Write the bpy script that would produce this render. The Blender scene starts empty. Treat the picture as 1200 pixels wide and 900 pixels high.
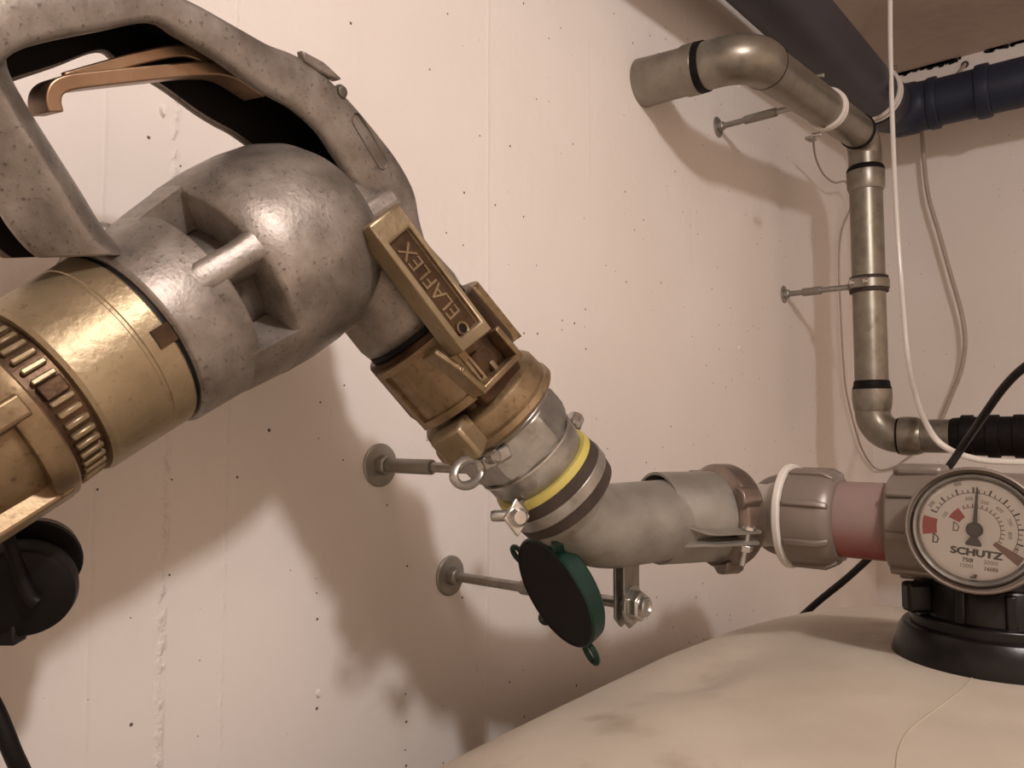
import bpy, bmesh, math, random
from mathutils import Vector, Matrix
random.seed(7)
SC = bpy.context.scene
COL = SC.collection
V = Vector

# ------------------------------------------------------------------ camera
# wall_left is the plane y = 0, the room lies at y < 0, x runs along that wall to the far corner
CAM = V((0.0, -0.5, 0.0))
FPX = 900.0
YAW = math.radians(38.8)
PITCH = math.radians(3.6)
FWD = V((math.cos(YAW) * math.cos(PITCH), math.sin(YAW) * math.cos(PITCH), math.sin(PITCH)))
RIGHT = V((math.sin(YAW), -math.cos(YAW), 0.0))
UP = RIGHT.cross(FWD)
cam_data = bpy.data.cameras.new('camera')
cam_data.sensor_width = 36.0
cam_data.lens = FPX / 1200.0 * 36.0
cam_data.clip_start = 0.01
cam = bpy.data.objects.new('camera', cam_data)
cam.matrix_world = Matrix.Translation(CAM) @ Matrix((RIGHT, UP, -FWD)).transposed().to_4x4()
COL.objects.link(cam)
SC.camera = cam

# ------------------------------------------------------------------ light and exposure
world = bpy.data.worlds.new('world')
world.use_nodes = True
world.node_tree.nodes['Background'].inputs[0].default_value = (1.0, 0.70, 0.52, 1)
world.node_tree.nodes['Background'].inputs[1].default_value = 0.82
SC.world = world
LAMP_POS = V((0.0, -1.07, 0.75))
ld = bpy.data.lights.new('bulb_light', 'POINT')
ld.energy = 31.0
ld.color = (1.0, 0.93, 0.91)
ld.shadow_soft_size = 0.045
lo = bpy.data.objects.new('bulb_light', ld)
lo.location = LAMP_POS
COL.objects.link(lo)
SC.view_settings.view_transform = 'Standard'
SC.view_settings.look = 'None'
SC.view_settings.gamma = 1.0
SC.view_settings.use_curve_mapping = False
SC.view_settings.exposure = 0.2


# ------------------------------------------------------------------ measuring helpers
def ray(px, py):
    return FWD + RIGHT * ((px - 600.0) / FPX) - UP * ((py - 450.0) / FPX)


def P(px, py, z):                     # a point at a given depth
    return CAM + ray(px, py) * z


def onplane(px, py, o, n):
    r = ray(px, py)
    return CAM + r * ((o - CAM).dot(n) / r.dot(n))


def PS(px, py, s):                    # a point at distance s from wall_left
    return onplane(px, py, V((0, -s, 0)), V((0, 1, 0)))


def PX(px, py, x):                    # a point at a given distance along the wall
    return onplane(px, py, V((x, 0, 0)), V((1, 0, 0)))


# ------------------------------------------------------------------ materials
def mat(name, c1, c2=None, rough=0.5, metal=0.0, scale=30.0, bump=0.0, bscale=120.0, spots=None,
        spot_scale=90.0, spot_amt=0.5, sss=0.0, coat=0.0, rvar=0.0, detail=6.0, spec=0.5):
    m = bpy.data.materials.new(name)
    m.use_nodes = True
    nt = m.node_tree
    b = nt.nodes['Principled BSDF']
    tc = nt.nodes.new('ShaderNodeTexCoord')
    b.inputs['Roughness'].default_value = rough
    b.inputs['Metallic'].default_value = metal
    b.inputs['Specular IOR Level'].default_value = spec
    if coat:
        b.inputs['Coat Weight'].default_value = coat
        b.inputs['Coat Roughness'].default_value = 0.1
    if sss:
        b.inputs['Subsurface Weight'].default_value = sss
        b.inputs['Subsurface Radius'].default_value = (0.02, 0.012, 0.008)
    n = nt.nodes.new('ShaderNodeTexNoise')
    n.inputs['Scale'].default_value = scale
    n.inputs['Detail'].default_value = detail
    n.inputs['Roughness'].default_value = 0.6
    nt.links.new(tc.outputs['Object'], n.inputs['Vector'])
    r = nt.nodes.new('ShaderNodeValToRGB')
    r.color_ramp.elements[0].position = 0.32
    r.color_ramp.elements[1].position = 0.68
    r.color_ramp.elements[0].color = (*(c2 or c1), 1)
    r.color_ramp.elements[1].color = (*c1, 1)
    nt.links.new(n.outputs[0], r.inputs[0])
    out = r.outputs[0]
    if spots:
        n2 = nt.nodes.new('ShaderNodeTexNoise')
        n2.inputs['Scale'].default_value = spot_scale
        n2.inputs['Detail'].default_value = 4.0
        nt.links.new(tc.outputs['Object'], n2.inputs['Vector'])
        r2 = nt.nodes.new('ShaderNodeValToRGB')
        r2.color_ramp.elements[0].position = 0.60
        r2.color_ramp.elements[1].position = 0.72
        r2.color_ramp.elements[0].color = (0, 0, 0, 1)
        r2.color_ramp.elements[1].color = (spot_amt,) * 3 + (1,)
        nt.links.new(n2.outputs[0], r2.inputs[0])
        mx = nt.nodes.new('ShaderNodeMixRGB')
        mx.inputs[2].default_value = (*spots, 1)
        nt.links.new(r2.outputs[0], mx.inputs[0])
        nt.links.new(out, mx.inputs[1])
        out = mx.outputs[0]
    nt.links.new(out, b.inputs['Base Color'])
    if rvar:
        mr = nt.nodes.new('ShaderNodeMapRange')
        mr.inputs[3].default_value = max(0.03, rough - rvar)
        mr.inputs[4].default_value = min(1, rough + rvar)
        nt.links.new(n.outputs[0], mr.inputs[0])
        nt.links.new(mr.outputs[0], b.inputs['Roughness'])
    if bump:
        n3 = nt.nodes.new('ShaderNodeTexNoise')
        n3.inputs['Scale'].default_value = bscale
        n3.inputs['Detail'].default_value = 5.0
        nt.links.new(tc.outputs['Object'], n3.inputs['Vector'])
        bp = nt.nodes.new('ShaderNodeBump')
        bp.inputs['Strength'].default_value = 1.0
        bp.inputs['Distance'].default_value = bump
        nt.links.new(n3.outputs[0], bp.inputs['Height'])
        nt.links.new(bp.outputs[0], b.inputs['Normal'])
    return m


def wall_mat(name, base, axis, seams, dark=(0.05, 0.04, 0.035), pits=1.0):
    """painted board-marked concrete: fine trowel relief, joint ridges, small black pits"""
    m = bpy.data.materials.new(name)
    m.use_nodes = True
    nt = m.node_tree
    N = nt.nodes.new
    L = nt.links.new
    b = nt.nodes['Principled BSDF']
    b.inputs['Roughness'].default_value = 0.75
    b.inputs['Specular IOR Level'].default_value = 0.25
    tc = N('ShaderNodeTexCoord')
    sep = N('ShaderNodeSeparateXYZ')
    L(tc.outputs['Object'], sep.inputs[0])

    def noise(scale, detail=5.0, stretch=None):
        n = N('ShaderNodeTexNoise')
        n.inputs['Scale'].default_value = scale
        n.inputs['Detail'].default_value = detail
        if stretch:
            mp = N('ShaderNodeMapping')
            mp.inputs['Scale'].default_value = stretch
            L(tc.outputs['Object'], mp.inputs[0])
            L(mp.outputs[0], n.inputs['Vector'])
        else:
            L(tc.outputs['Object'], n.inputs['Vector'])
        return n.outputs[0]

    def math_(op, a, c=None, clamp=False):
        q = N('ShaderNodeMath')
        q.operation = op
        q.use_clamp = clamp
        for i, v in enumerate((a, c)):
            if v is None:
                continue
            if isinstance(v, (int, float)):
                q.inputs[i].default_value = v
            else:
                L(v, q.inputs[i])
        return q.outputs[0]

    big = noise(3.0, 6.0)
    fine = noise(70.0, 6.0)
    mid = noise(18.0, 5.0, (1, 1, 0.35))
    rough_patch = noise(9.0, 3.0)
    height = math_('ADD', math_('MULTIPLY', fine, 0.0011), math_('MULTIPLY', mid, 0.0022))
    # joint ridges left by the shuttering boards
    wob = math_('MULTIPLY', math_('SUBTRACT', noise(26.0, 4.0), 0.5), 0.003)
    crumble = math_('MULTIPLY', math_('SUBTRACT', noise(110.0, 3.0), 0.42), 4.0, True)
    dirt = None
    co = sep.outputs[axis]
    for x0, w, h, brk in seams:
        dx = math_('ABSOLUTE', math_('SUBTRACT', math_('ADD', co, wob), x0))
        g = math_('SUBTRACT', 1.0, math_('DIVIDE', dx, w), clamp=True)
        g = math_('MULTIPLY', g, math_('ADD', 1.0 - brk, math_('MULTIPLY', crumble, brk)))
        height = math_('ADD', height, math_('MULTIPLY', g, h))
        if brk > 0.4:
            d = math_('MULTIPLY', g, math_('GREATER_THAN', math_('MULTIPLY', crumble, rough_patch), 0.50))
            dirt = d if dirt is None else math_('ADD', dirt, d, True)
    # pits
    vo = N('ShaderNodeTexVoronoi')
    vo.inputs['Scale'].default_value = 42.0
    vo.inputs['Randomness'].default_value = 1.0
    vo.voronoi_dimensions = '2D'
    cmb = N('ShaderNodeCombineXYZ')
    L(sep.outputs[axis], cmb.inputs[0])
    L(sep.outputs[2], cmb.inputs[1])
    L(cmb.outputs[0], vo.inputs['Vector'])
    sepc = N('ShaderNodeSeparateColor')
    L(vo.outputs['Color'], sepc.inputs[0])
    rad = math_('MULTIPLY', math_('SUBTRACT', sepc.outputs[0], 0.80), 0.30 * pits)
    pit = math_('LESS_THAN', vo.outputs['Distance'], rad)
    height = math_('SUBTRACT', height, math_('MULTIPLY', pit, 0.002))
    col = N('ShaderNodeValToRGB')
    col.color_ramp.elements[0].position = 0.3
    col.color_ramp.elements[1].position = 0.7
    col.color_ramp.elements[0].color = (base[0] * 0.93, base[1] * 0.91, base[2] * 0.89, 1)
    col.color_ramp.elements[1].color = (*base, 1)
    L(big, col.inputs[0])
    mx = N('ShaderNodeMixRGB')
    L(math_('MULTIPLY', pit, 0.9), mx.inputs[0])
    L(col.outputs[0], mx.inputs[1])
    mx.inputs[2].default_value = (*dark, 1)
    out = mx.outputs[0]
    if dirt is not None:
        m2 = N('ShaderNodeMixRGB')
        L(math_('MULTIPLY', dirt, 0.35), m2.inputs[0])
        L(out, m2.inputs[1])
        m2.inputs[2].default_value = (0.25, 0.2, 0.17, 1)
        out = m2.outputs[0]
    L(out, b.inputs['Base Color'])
    bp = N('ShaderNodeBump')
    bp.inputs['Strength'].default_value = 0.8
    bp.inputs['Distance'].default_value = 1.0
    L(height, bp.inputs['Height'])
    L(bp.outputs[0], b.inputs['Normal'])
    return m


M = {}
M['alu'] = mat('cast_aluminium', (0.34, 0.305, 0.27), (0.175, 0.152, 0.132), rough=0.45, metal=0.7, scale=48, bump=0.00020,
               bscale=420, spots=(0.08, 0.066, 0.055), spot_scale=420, spot_amt=0.7, rvar=0.12)
M['alu_dark'] = mat('dark_aluminium', (0.17, 0.15, 0.13), (0.09, 0.078, 0.066), rough=0.5, metal=0.65, scale=40, bump=0.0004,  # darker aluminium tone for the inner neck and cast marks
                    bscale=200, spots=(0.04, 0.03, 0.025), spot_scale=120, spot_amt=0.6)
M['brass'] = mat('aged_brass', (0.33, 0.245, 0.145), (0.17, 0.118, 0.066), rough=0.42, metal=0.75, scale=45, bump=0.0002,
                 bscale=220, spots=(0.10, 0.065, 0.04), spot_scale=240, spot_amt=0.7, rvar=0.12)
M['brass_pale'] = mat('worn_pale_brass', (0.34, 0.27, 0.17), (0.24, 0.185, 0.11), rough=0.42, metal=0.7, scale=38, bump=0.0003,
                      bscale=260, spots=(0.16, 0.11, 0.065), spot_scale=300, spot_amt=0.6, rvar=0.1)
M['brass_dark'] = mat('tarnished_brass', (0.115, 0.068, 0.038), (0.05, 0.03, 0.018), rough=0.42, metal=0.8, scale=45, bump=0.0004,
                      bscale=200, spots=(0.04, 0.02, 0.014), spot_scale=100, spot_amt=0.6)
M['bronze'] = mat('bronze_lever', (0.38, 0.255, 0.165), (0.27, 0.17, 0.105), rough=0.36, metal=0.85, scale=30, bump=0.0002,
                  bscale=200, spots=(0.12, 0.07, 0.05), spot_scale=120, spot_amt=0.4)
M['galv'] = mat('galvanised_steel', (0.40, 0.385, 0.355), (0.27, 0.255, 0.23), rough=0.33, metal=0.8, scale=60, bump=0.0002,
                bscale=150, spots=(0.2, 0.17, 0.14), spot_scale=70, spot_amt=0.5, rvar=0.1)
M['galv_dull'] = mat('dull_galvanised_pipe', (0.34, 0.325, 0.288), (0.25, 0.236, 0.206), rough=0.46, metal=0.6, scale=40, bump=0.0002,
                     bscale=120, spots=(0.18, 0.15, 0.12), spot_scale=55, spot_amt=0.5, rvar=0.08)
M['zinc'] = mat('bright_zinc_plating', (0.62, 0.60, 0.56), (0.45, 0.43, 0.40), rough=0.27, metal=0.9, scale=50, bump=0.0001, bscale=200)
M['drain'] = mat('zinc_drain_pipe', (0.30, 0.275, 0.225), (0.19, 0.17, 0.138), rough=0.36, metal=0.7, scale=26, bump=0.0002,
                 bscale=60, spots=(0.15, 0.12, 0.09), spot_scale=40, spot_amt=0.6, rvar=0.1)
M['malleable'] = mat('bronzed_steel_nut', (0.25, 0.20, 0.168), (0.18, 0.142, 0.118), rough=0.33, metal=0.75, scale=40, bump=0.0002, bscale=150)
M['nut'] = mat('grey_brown_plastic_nut', (0.20, 0.165, 0.14), (0.17, 0.138, 0.117), rough=0.36, metal=0.15, scale=25, bump=0.0001, bscale=200)
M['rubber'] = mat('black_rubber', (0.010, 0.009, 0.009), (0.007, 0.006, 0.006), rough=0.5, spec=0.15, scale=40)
M['rubber_brown'] = mat('dirty_rubber_lining', (0.06, 0.045, 0.037), (0.034, 0.026, 0.022), rough=0.55, spec=0.2, scale=60, bump=0.0003, bscale=200)
M['yellow'] = mat('yellow_stripe', (0.50, 0.43, 0.11), (0.44, 0.38, 0.10), rough=0.45, scale=30)
M['black'] = mat('black_plastic', (0.009, 0.008, 0.008), (0.006, 0.005, 0.005), rough=0.30, spec=0.3, scale=30, bump=0.0001, bscale=200)
M['green'] = mat('green_rubber_cap', (0.007, 0.036, 0.026), (0.005, 0.022, 0.016), rough=0.4, spec=0.3, scale=25, bump=0.0002, bscale=120)
M['green_shaded'] = mat('shaded_cap_inside', (0.008, 0.007, 0.007), (0.006, 0.005, 0.005), rough=0.5, spec=0.12, scale=25)  # near black: shade of the face turned from the lamp, put into the colour
M['blue'] = mat('blue_grey_plastic_pipe', (0.048, 0.045, 0.058), (0.038, 0.036, 0.047), rough=0.5, scale=14, spec=0.3)
M['blue_clean'] = mat('blue_plastic_pipe', (0.023, 0.028, 0.050), (0.017, 0.021, 0.038), rough=0.45, spec=0.25, scale=14)
M['whiteplastic'] = mat('white_plastic', (0.66, 0.63, 0.58), (0.60, 0.57, 0.52), rough=0.4, scale=20)
M['greyplastic'] = mat('pale_grey_plastic', (0.42, 0.38, 0.34), (0.37, 0.33, 0.29), rough=0.4, scale=20)
M['cable_white'] = mat('white_cable_sheath', (0.85, 0.82, 0.77), (0.80, 0.77, 0.72), rough=0.12, scale=30)
M['wire'] = mat('grey_wire', (0.40, 0.34, 0.29), (0.33, 0.28, 0.24), rough=0.5, scale=30)
M['cable_black'] = mat('black_cable_sheath', (0.009, 0.008, 0.008), (0.006, 0.005, 0.005), rough=0.3, spec=0.3, scale=30)
M['bitumen'] = mat('bitumen_seal', (0.008, 0.006, 0.006), (0.005, 0.004, 0.004), rough=0.6, spec=0.15, scale=60, bump=0.001, bscale=140)
M['ceil'] = mat('brown_ceiling_concrete', (0.50, 0.41, 0.345), (0.42, 0.34, 0.28), rough=0.85, scale=5, bump=0.002, bscale=30)
M['floor'] = mat('grey_floor_concrete', (0.36, 0.33, 0.30), (0.28, 0.26, 0.24), rough=0.8, scale=6, bump=0.001, bscale=40)
M['dial'] = mat('white_dial', (0.92, 0.91, 0.89), (0.91, 0.90, 0.88), rough=0.5, scale=10)
M['ink'] = mat('black_print', (0.012, 0.011, 0.011), rough=0.5)
M['ink_grey'] = mat('grey_print', (0.22, 0.19, 0.17), rough=0.5)
M['ink_red'] = mat('red_print', (0.42, 0.035, 0.03), rough=0.5)
M['ink_brown'] = mat('brown_print', (0.22, 0.10, 0.075), rough=0.5)
M['ink_green'] = mat('olive_print', (0.14, 0.15, 0.08), rough=0.5)
M['paint_white'] = mat('white_paint', (0.75, 0.72, 0.68), (0.70, 0.66, 0.62), rough=0.7, scale=8)


def tank_mat():
    m = mat('natural_polyethylene', (0.57, 0.51, 0.425), (0.43, 0.375, 0.30), rough=0.42, scale=6.5, bump=0.0010, bscale=25,
            spots=(0.33, 0.27, 0.20), spot_scale=14.0, spot_amt=0.8, sss=0.0, detail=8)
    return m


def tube_mat():
    """translucent tube with red oil standing in its lower third"""
    m = bpy.data.materials.new('translucent_pink_tube')
    m.use_nodes = True
    nt = m.node_tree
    b = nt.nodes['Principled BSDF']
    tc = nt.nodes.new('ShaderNodeTexCoord')
    sp = nt.nodes.new('ShaderNodeSeparateXYZ')
    nt.links.new(tc.outputs['Object'], sp.inputs[0])
    mr = nt.nodes.new('ShaderNodeMapRange')
    mr.inputs[1].default_value = -0.026
    mr.inputs[2].default_value = 0.0
    nt.links.new(sp.outputs[2], mr.inputs[0])
    r = nt.nodes.new('ShaderNodeValToRGB')
    r.color_ramp.elements[0].color = (0.24, 0.055, 0.047, 1)
    r.color_ramp.elements[1].color = (0.245, 0.172, 0.156, 1)
    nt.links.new(mr.outputs[0], r.inputs[0])
    nt.links.new(r.outputs[0], b.inputs['Base Color'])
    b.inputs['Roughness'].default_value = 0.4
    b.inputs['Subsurface Weight'].default_value = 0.25
    b.inputs['Subsurface Radius'].default_value = (0.012, 0.006, 0.005)
    return m


def pane_mat():
    m = bpy.data.materials.new('gauge_glass')
    m.use_nodes = True
    nt = m.node_tree
    nt.nodes.remove(nt.nodes['Principled BSDF'])
    t = nt.nodes.new('ShaderNodeBsdfTransparent')
    t.inputs[0].default_value = (1, 1, 1, 1)
    g = nt.nodes.new('ShaderNodeBsdfGlossy')
    g.inputs['Roughness'].default_value = 0.06
    f = nt.nodes.new('ShaderNodeFresnel')
    f.inputs[0].default_value = 1.45
    mx = nt.nodes.new('ShaderNodeMixShader')
    nt.links.new(f.outputs[0], mx.inputs[0])
    nt.links.new(t.outputs[0], mx.inputs[1])
    nt.links.new(g.outputs[0], mx.inputs[2])
    nt.links.new(mx.outputs[0], nt.nodes['Material Output'].inputs[0])
    return m


M['tank'] = tank_mat()
M['seam'] = mat('seam_line', (0.44, 0.38, 0.30), (0.38, 0.32, 0.25), rough=0.6, scale=20)
M['tube'] = tube_mat()
M['pane'] = pane_mat()


# ------------------------------------------------------------------ mesh helpers
class MB:
    """collects faces in world space; build() links them as one mesh object"""

    def __init__(self):
        self.v = []
        self.f = []

    def add(self, vs, fs):
        o = len(self.v)
        self.v += [V(p) for p in vs]
        self.f += [tuple(i + o for i in f) for f in fs]
        return self

    def rings(self, rings, cap0=True, cap1=True, loop=False):
        n = len(rings[0])
        vs = [p for r in rings for p in r]
        fs = []
        m = len(rings)
        for i in range(m if loop else m - 1):
            a, b = i * n, ((i + 1) % m) * n
            for j in range(n):
                k = (j + 1) % n
                fs.append((a + j, a + k, b + k, b + j))
        if not loop and cap0:
            fs.append(tuple(range(n - 1, -1, -1)))
        if not loop and cap1:
            fs.append(tuple((m - 1) * n + j for j in range(n)))
        return self.add(vs, fs)

    def lathe(self, prof, o, a, seg=48, ref=None, a0=0.0, a1=None, closed=False):
        """prof: (t along axis, radius) pairs; a1 given: an open arc, closed by end caps"""
        a = V(a).normalized()
        ref = V(ref) if ref is not None else (V((0, 0, 1)) if abs(a.z) < 0.9 else V((1, 0, 0)))
        e1 = (ref - a * ref.dot(a)).normalized()
        e2 = a.cross(e1)
        o = V(o)
        if a1 is None:
            rings = []
            for t, r in prof:
                rings.append([o + a * t + (e1 * math.cos(2 * math.pi * j / seg) + e2 * math.sin(2 * math.pi * j / seg)) * max(r, 1e-5)
                              for j in range(seg)])
            return self.rings(rings, cap0=not closed, cap1=not closed, loop=closed)
        rings = []
        for j in range(seg + 1):
            g = a0 + (a1 - a0) * j / seg
            d = e1 * math.cos(g) + e2 * math.sin(g)
            rings.append([o + a * t + d * r for t, r in prof])
        return self.rings(rings)

    def tube(self, pts, r, seg=20, cap=True):
        n = len(pts)
        rr = r if isinstance(r, (list, tuple)) else [r] * n
        rings = []
        t0 = (pts[1] - pts[0]).normalized()
        e = V((0, 0, 1)) if abs(t0.z) < 0.9 else V((1, 0, 0))
        e = (e - t0 * e.dot(t0)).normalized()
        for i in range(n):
            t = (pts[min(i + 1, n - 1)] - pts[max(i - 1, 0)]).normalized()
            e = (e - t * e.dot(t)).normalized()
            g = t.cross(e)
            rings.append([pts[i] + (e * math.cos(2 * math.pi * j / seg) + g * math.sin(2 * math.pi * j / seg)) * rr[i] for j in range(seg)])
        return self.rings(rings, cap, cap)

    def box(self, c, ax, ay, az, sx, sy, sz):
        c = V(c)
        vs = [c + ax * (sx * i / 2) + ay * (sy * j / 2) + az * (sz * k / 2) for k in (-1, 1) for j in (-1, 1) for i in (-1, 1)]
        return self.add(vs, [(0, 2, 3, 1), (4, 5, 7, 6), (0, 1, 5, 4), (2, 6, 7, 3), (0, 4, 6, 2), (1, 3, 7, 5)])

    def prism(self, poly, d):
        """poly: world points in a plane, extruded by vector d"""
        n = len(poly)
        vs = [V(p) for p in poly] + [V(p) + d for p in poly]
        fs = [tuple(range(n - 1, -1, -1)), tuple(range(n, 2 * n))]
        fs += [(i, (i + 1) % n, n + (i + 1) % n, n + i) for i in range(n)]
        return self.add(vs, fs)

    def build(self, name, material, parent=None, base=None, bevel=0.0, angle=35, bseg=2, sub=0, smooth=True):
        b = V(base) if base is not None else (parent['_o'] if False else None)
        if parent is not None:
            org = V(ORG[parent.name])
        elif base is not None:
            org = V(base)
        else:
            org = sum(self.v, V()) / len(self.v)
        me = bpy.data.meshes.new(name)
        me.from_pydata([p - org for p in self.v], [], self.f)
        bm = bmesh.new()
        bm.from_mesh(me)
        bmesh.ops.remove_doubles(bm, verts=bm.verts, dist=2e-5)
        bmesh.ops.recalc_face_normals(bm, faces=bm.faces)
        bm.to_mesh(me)
        bm.free()
        if smooth:
            for p in me.polygons:
                p.use_smooth = True
            me.set_sharp_from_angle(angle=math.radians(angle))
        me.materials.append(M[material])
        o = bpy.data.objects.new(name, me)
        COL.objects.link(o)
        if parent is not None:
            o.parent = parent
            ORG[o.name] = org
        else:
            o.location = org
            ORG[o.name] = org
        if bevel:
            md = o.modifiers.new('bevel', 'BEVEL')
            md.width = bevel
            md.segments = bseg
            md.limit_method = 'ANGLE'
            md.angle_limit = math.radians(38)
        if sub:
            md = o.modifiers.new('sub', 'SUBSURF')
            md.levels = md.render_levels = sub
        return o


ORG = {}


def thing(name, label, cat, base, group=None):
    o = bpy.data.objects.new(name, None)
    o.empty_display_size = 0.02
    o.location = base
    COL.objects.link(o)
    ORG[o.name] = V(base)
    return tag(o, label, cat, group)


def tag(o, label, cat, group=None):
    o['label'] = label
    o['category'] = cat
    if group:
        o['group'] = group
    return o


def smooth_path(pts, n=8):
    """Catmull-Rom through the points"""
    out = []
    q = [pts[0] * 2 - pts[1]] + list(pts) + [pts[-1] * 2 - pts[-2]]
    for i in range(1, len(q) - 2):
        for k in range(n):
            t = k / n
            a, b, c, d = q[i - 1], q[i], q[i + 1], q[i + 2]
            out.append(0.5 * ((2 * b) + (c - a) * t + (2 * a - 5 * b + 4 * c - d) * t * t + (3 * b - a - 3 * c + d) * t ** 3))
    out.append(pts[-1])
    return out


def bend(p0, p1, p2, r, n=14):
    """corner p1 rounded with radius r: arc points from leg p0-p1 to leg p1-p2"""
    u = (p0 - p1).normalized()
    w = (p2 - p1).normalized()
    ang = u.angle(w)
    d = r / math.tan(ang / 2)
    a, b = p1 + u * d, p1 + w * d
    c = p1 + (u + w).normalized() * (r / math.sin(ang / 2))
    va, vb = a - c, b - c
    tot = va.angle(vb)
    out = []
    for i in range(n + 1):
        t = i / n
        out.append(c + (va * math.sin((1 - t) * tot) + vb * math.sin(t * tot)) / math.sin(tot))
    return out


def text_faces(body, size, extrude=0.0005):
    cu = bpy.data.curves.new('t', 'FONT')
    cu.body = body
    cu.size = size
    cu.extrude = extrude
    cu.align_x = 'CENTER'
    cu.align_y = 'CENTER'
    cu.resolution_u = 3
    ob = bpy.data.objects.new('t', cu)
    COL.objects.link(ob)
    dg = bpy.context.evaluated_depsgraph_get()
    dg.update()
    me = bpy.data.meshes.new_from_object(ob.evaluated_get(dg))
    vs = [v.co.copy() for v in me.vertices]
    fs = [tuple(p.vertices) for p in me.polygons]
    bpy.data.objects.remove(ob)
    bpy.data.curves.remove(cu)
    bpy.data.meshes.remove(me)
    return vs, fs


def put_text(mb, body, size, o, ex, ey, ez, extrude=0.0005, sx=1.0, bold=0.0):
    vs, fs = text_faces(body, size, extrude)
    mb.add([o + ex * (v.x * sx) + ey * v.y + ez * v.z for v in vs], fs)


Z = V((0, 0, 1))
XA = V((1, 0, 0))
OUT = V((0, -1, 0))          # out of wall_left into the room

# ================================================================== the room
X0, X1, YB, ZF, ZC = -1.7, 2.05, -2.3, -1.16, 0.89
seams = []
for px, py, w, h, brk in ((112, 500, 0.0022, 0.0005, 0.2), (193, 600, 0.0040, 0.0022, 1.0), (264, 600, 0.0026, 0.0010, 0.9),
                          (572, 150, 0.0034, 0.0008, 0.4), (690, 200, 0.003, 0.0004, 0.2), (812, 500, 0.004, 0.0005, 0.2)):
    seams.append((PS(px, py, 0).x, w, h, brk))
M['wall_l'] = wall_mat('painted_concrete', (0.74, 0.70, 0.665), 0, seams)
M['wall_b'] = wall_mat('painted_concrete_back', (0.74, 0.70, 0.665), 1, [(-0.35, 0.003, 0.001, 0.3)], pits=0.8)
TH = 0.12


def slab(name, c, size, material):
    o = MB().box(V(c), XA, V((0, 1, 0)), Z, *size).build(name, material, base=(0, 0, 0), smooth=False)
    o['kind'] = 'structure'
    return o


LX, LY, LZ = X1 - X0, -YB, ZC - ZF
slab('wall_left', ((X0 + X1) / 2, TH / 2, (ZF + ZC) / 2), (LX + 2 * TH, TH, LZ), 'wall_l')
slab('wall_back', (X1 + TH / 2, YB / 2, (ZF + ZC) / 2), (TH, LY, LZ), 'wall_b')
#slab('wall_right', ((X0 + X1) / 2, YB - TH / 2, (ZF + ZC) / 2), (LX + 2 * TH, TH, LZ), 'paint_white')
#slab('wall_front', (X0 - TH / 2, YB / 2, (ZF + ZC) / 2), (TH, LY, LZ), 'paint_white')
slab('ceiling', ((X0 + X1) / 2, YB / 2, ZC + TH / 2), (LX + 2 * TH, LY + 2 * TH, TH), 'ceil')
slab('floor', ((X0 + X1) / 2, YB / 2, ZF - TH / 2), (LX + 2 * TH, LY + 2 * TH, TH), 'floor')
# crumbling joint between ceiling and back wall: dark broken-out pieces
trim = MB()
for px in (1058, 1066, 1076, 1090, 1100, 1108, 1117, 1163, 1172, 1186, 1193):
    p = PX(px, 85 - (px - 1050) * 0.31, X1)
    for q in range(4):
        w = random.uniform(0.004, 0.014)
        h = random.uniform(0.003, 0.010)
        yy = p.y + random.uniform(-0.014, 0.014)
        a = [V((X1 - 0.001, yy + w * math.cos(g) * random.uniform(0.5, 1), ZC - h * 0.5 + h * math.sin(g) * random.uniform(0.5, 1))) for g in (0, 1, 2.1, 3.1, 4.2, 5.2)]
        trim.prism(a, V((-0.003, 0, 0)))
t = trim.build('trim_1', 'bitumen', smooth=False)
t['kind'] = 'structure'

# ================================================================== fuel tank
TC = V((0.64, -0.43, -0.661))
TA, TB, THH = 0.78, 0.37, 0.493


def spow(v, e):
    return math.copysign(abs(v) ** e, v)


tank = thing('fuel_tank', 'large cream polyethylene heating oil tank with domed top', 'tank', (TC.x, TC.y, ZF))
KX, KZ = 4.76, 4.15


def tank_dent(x, sdist):
    def g(cx, cs, rx, rs):
        return math.exp(-((x - cx) / rx) ** 2 - ((sdist - cs) / rs) ** 2)
    k = min(1.0, max(0.0, (x - 0.60) / 0.75))
    fall = -0.055 * k * k * (3 - 2 * k)
    w = 0.262 + 0.02 * math.sin((x - 0.5) * 14)
    q = (w - sdist) / 0.010
    step = 1 / (1 + math.exp(-max(-30, min(30, q))))
    if sdist < w:
        step *= math.exp(-((w - sdist) / 0.07) ** 2)
    crease = -0.0065 * step * math.exp(-((x - 0.61) / 0.10) ** 2)
    return fall + crease - 0.009 * g(0.515, 0.25, 0.025, 0.022) + 0.004 * g(0.70, 0.42, 0.14, 0.12)


def tank_top(x, y):
    cr = (abs((x - TC.x) / TA) ** KX + abs((y - TC.y) / TB) ** KX) ** (1 / KX)
    return TC.z + THH * max(0.0, 1 - cr ** KZ) ** (1 / KZ) + tank_dent(x, -y)


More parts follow.
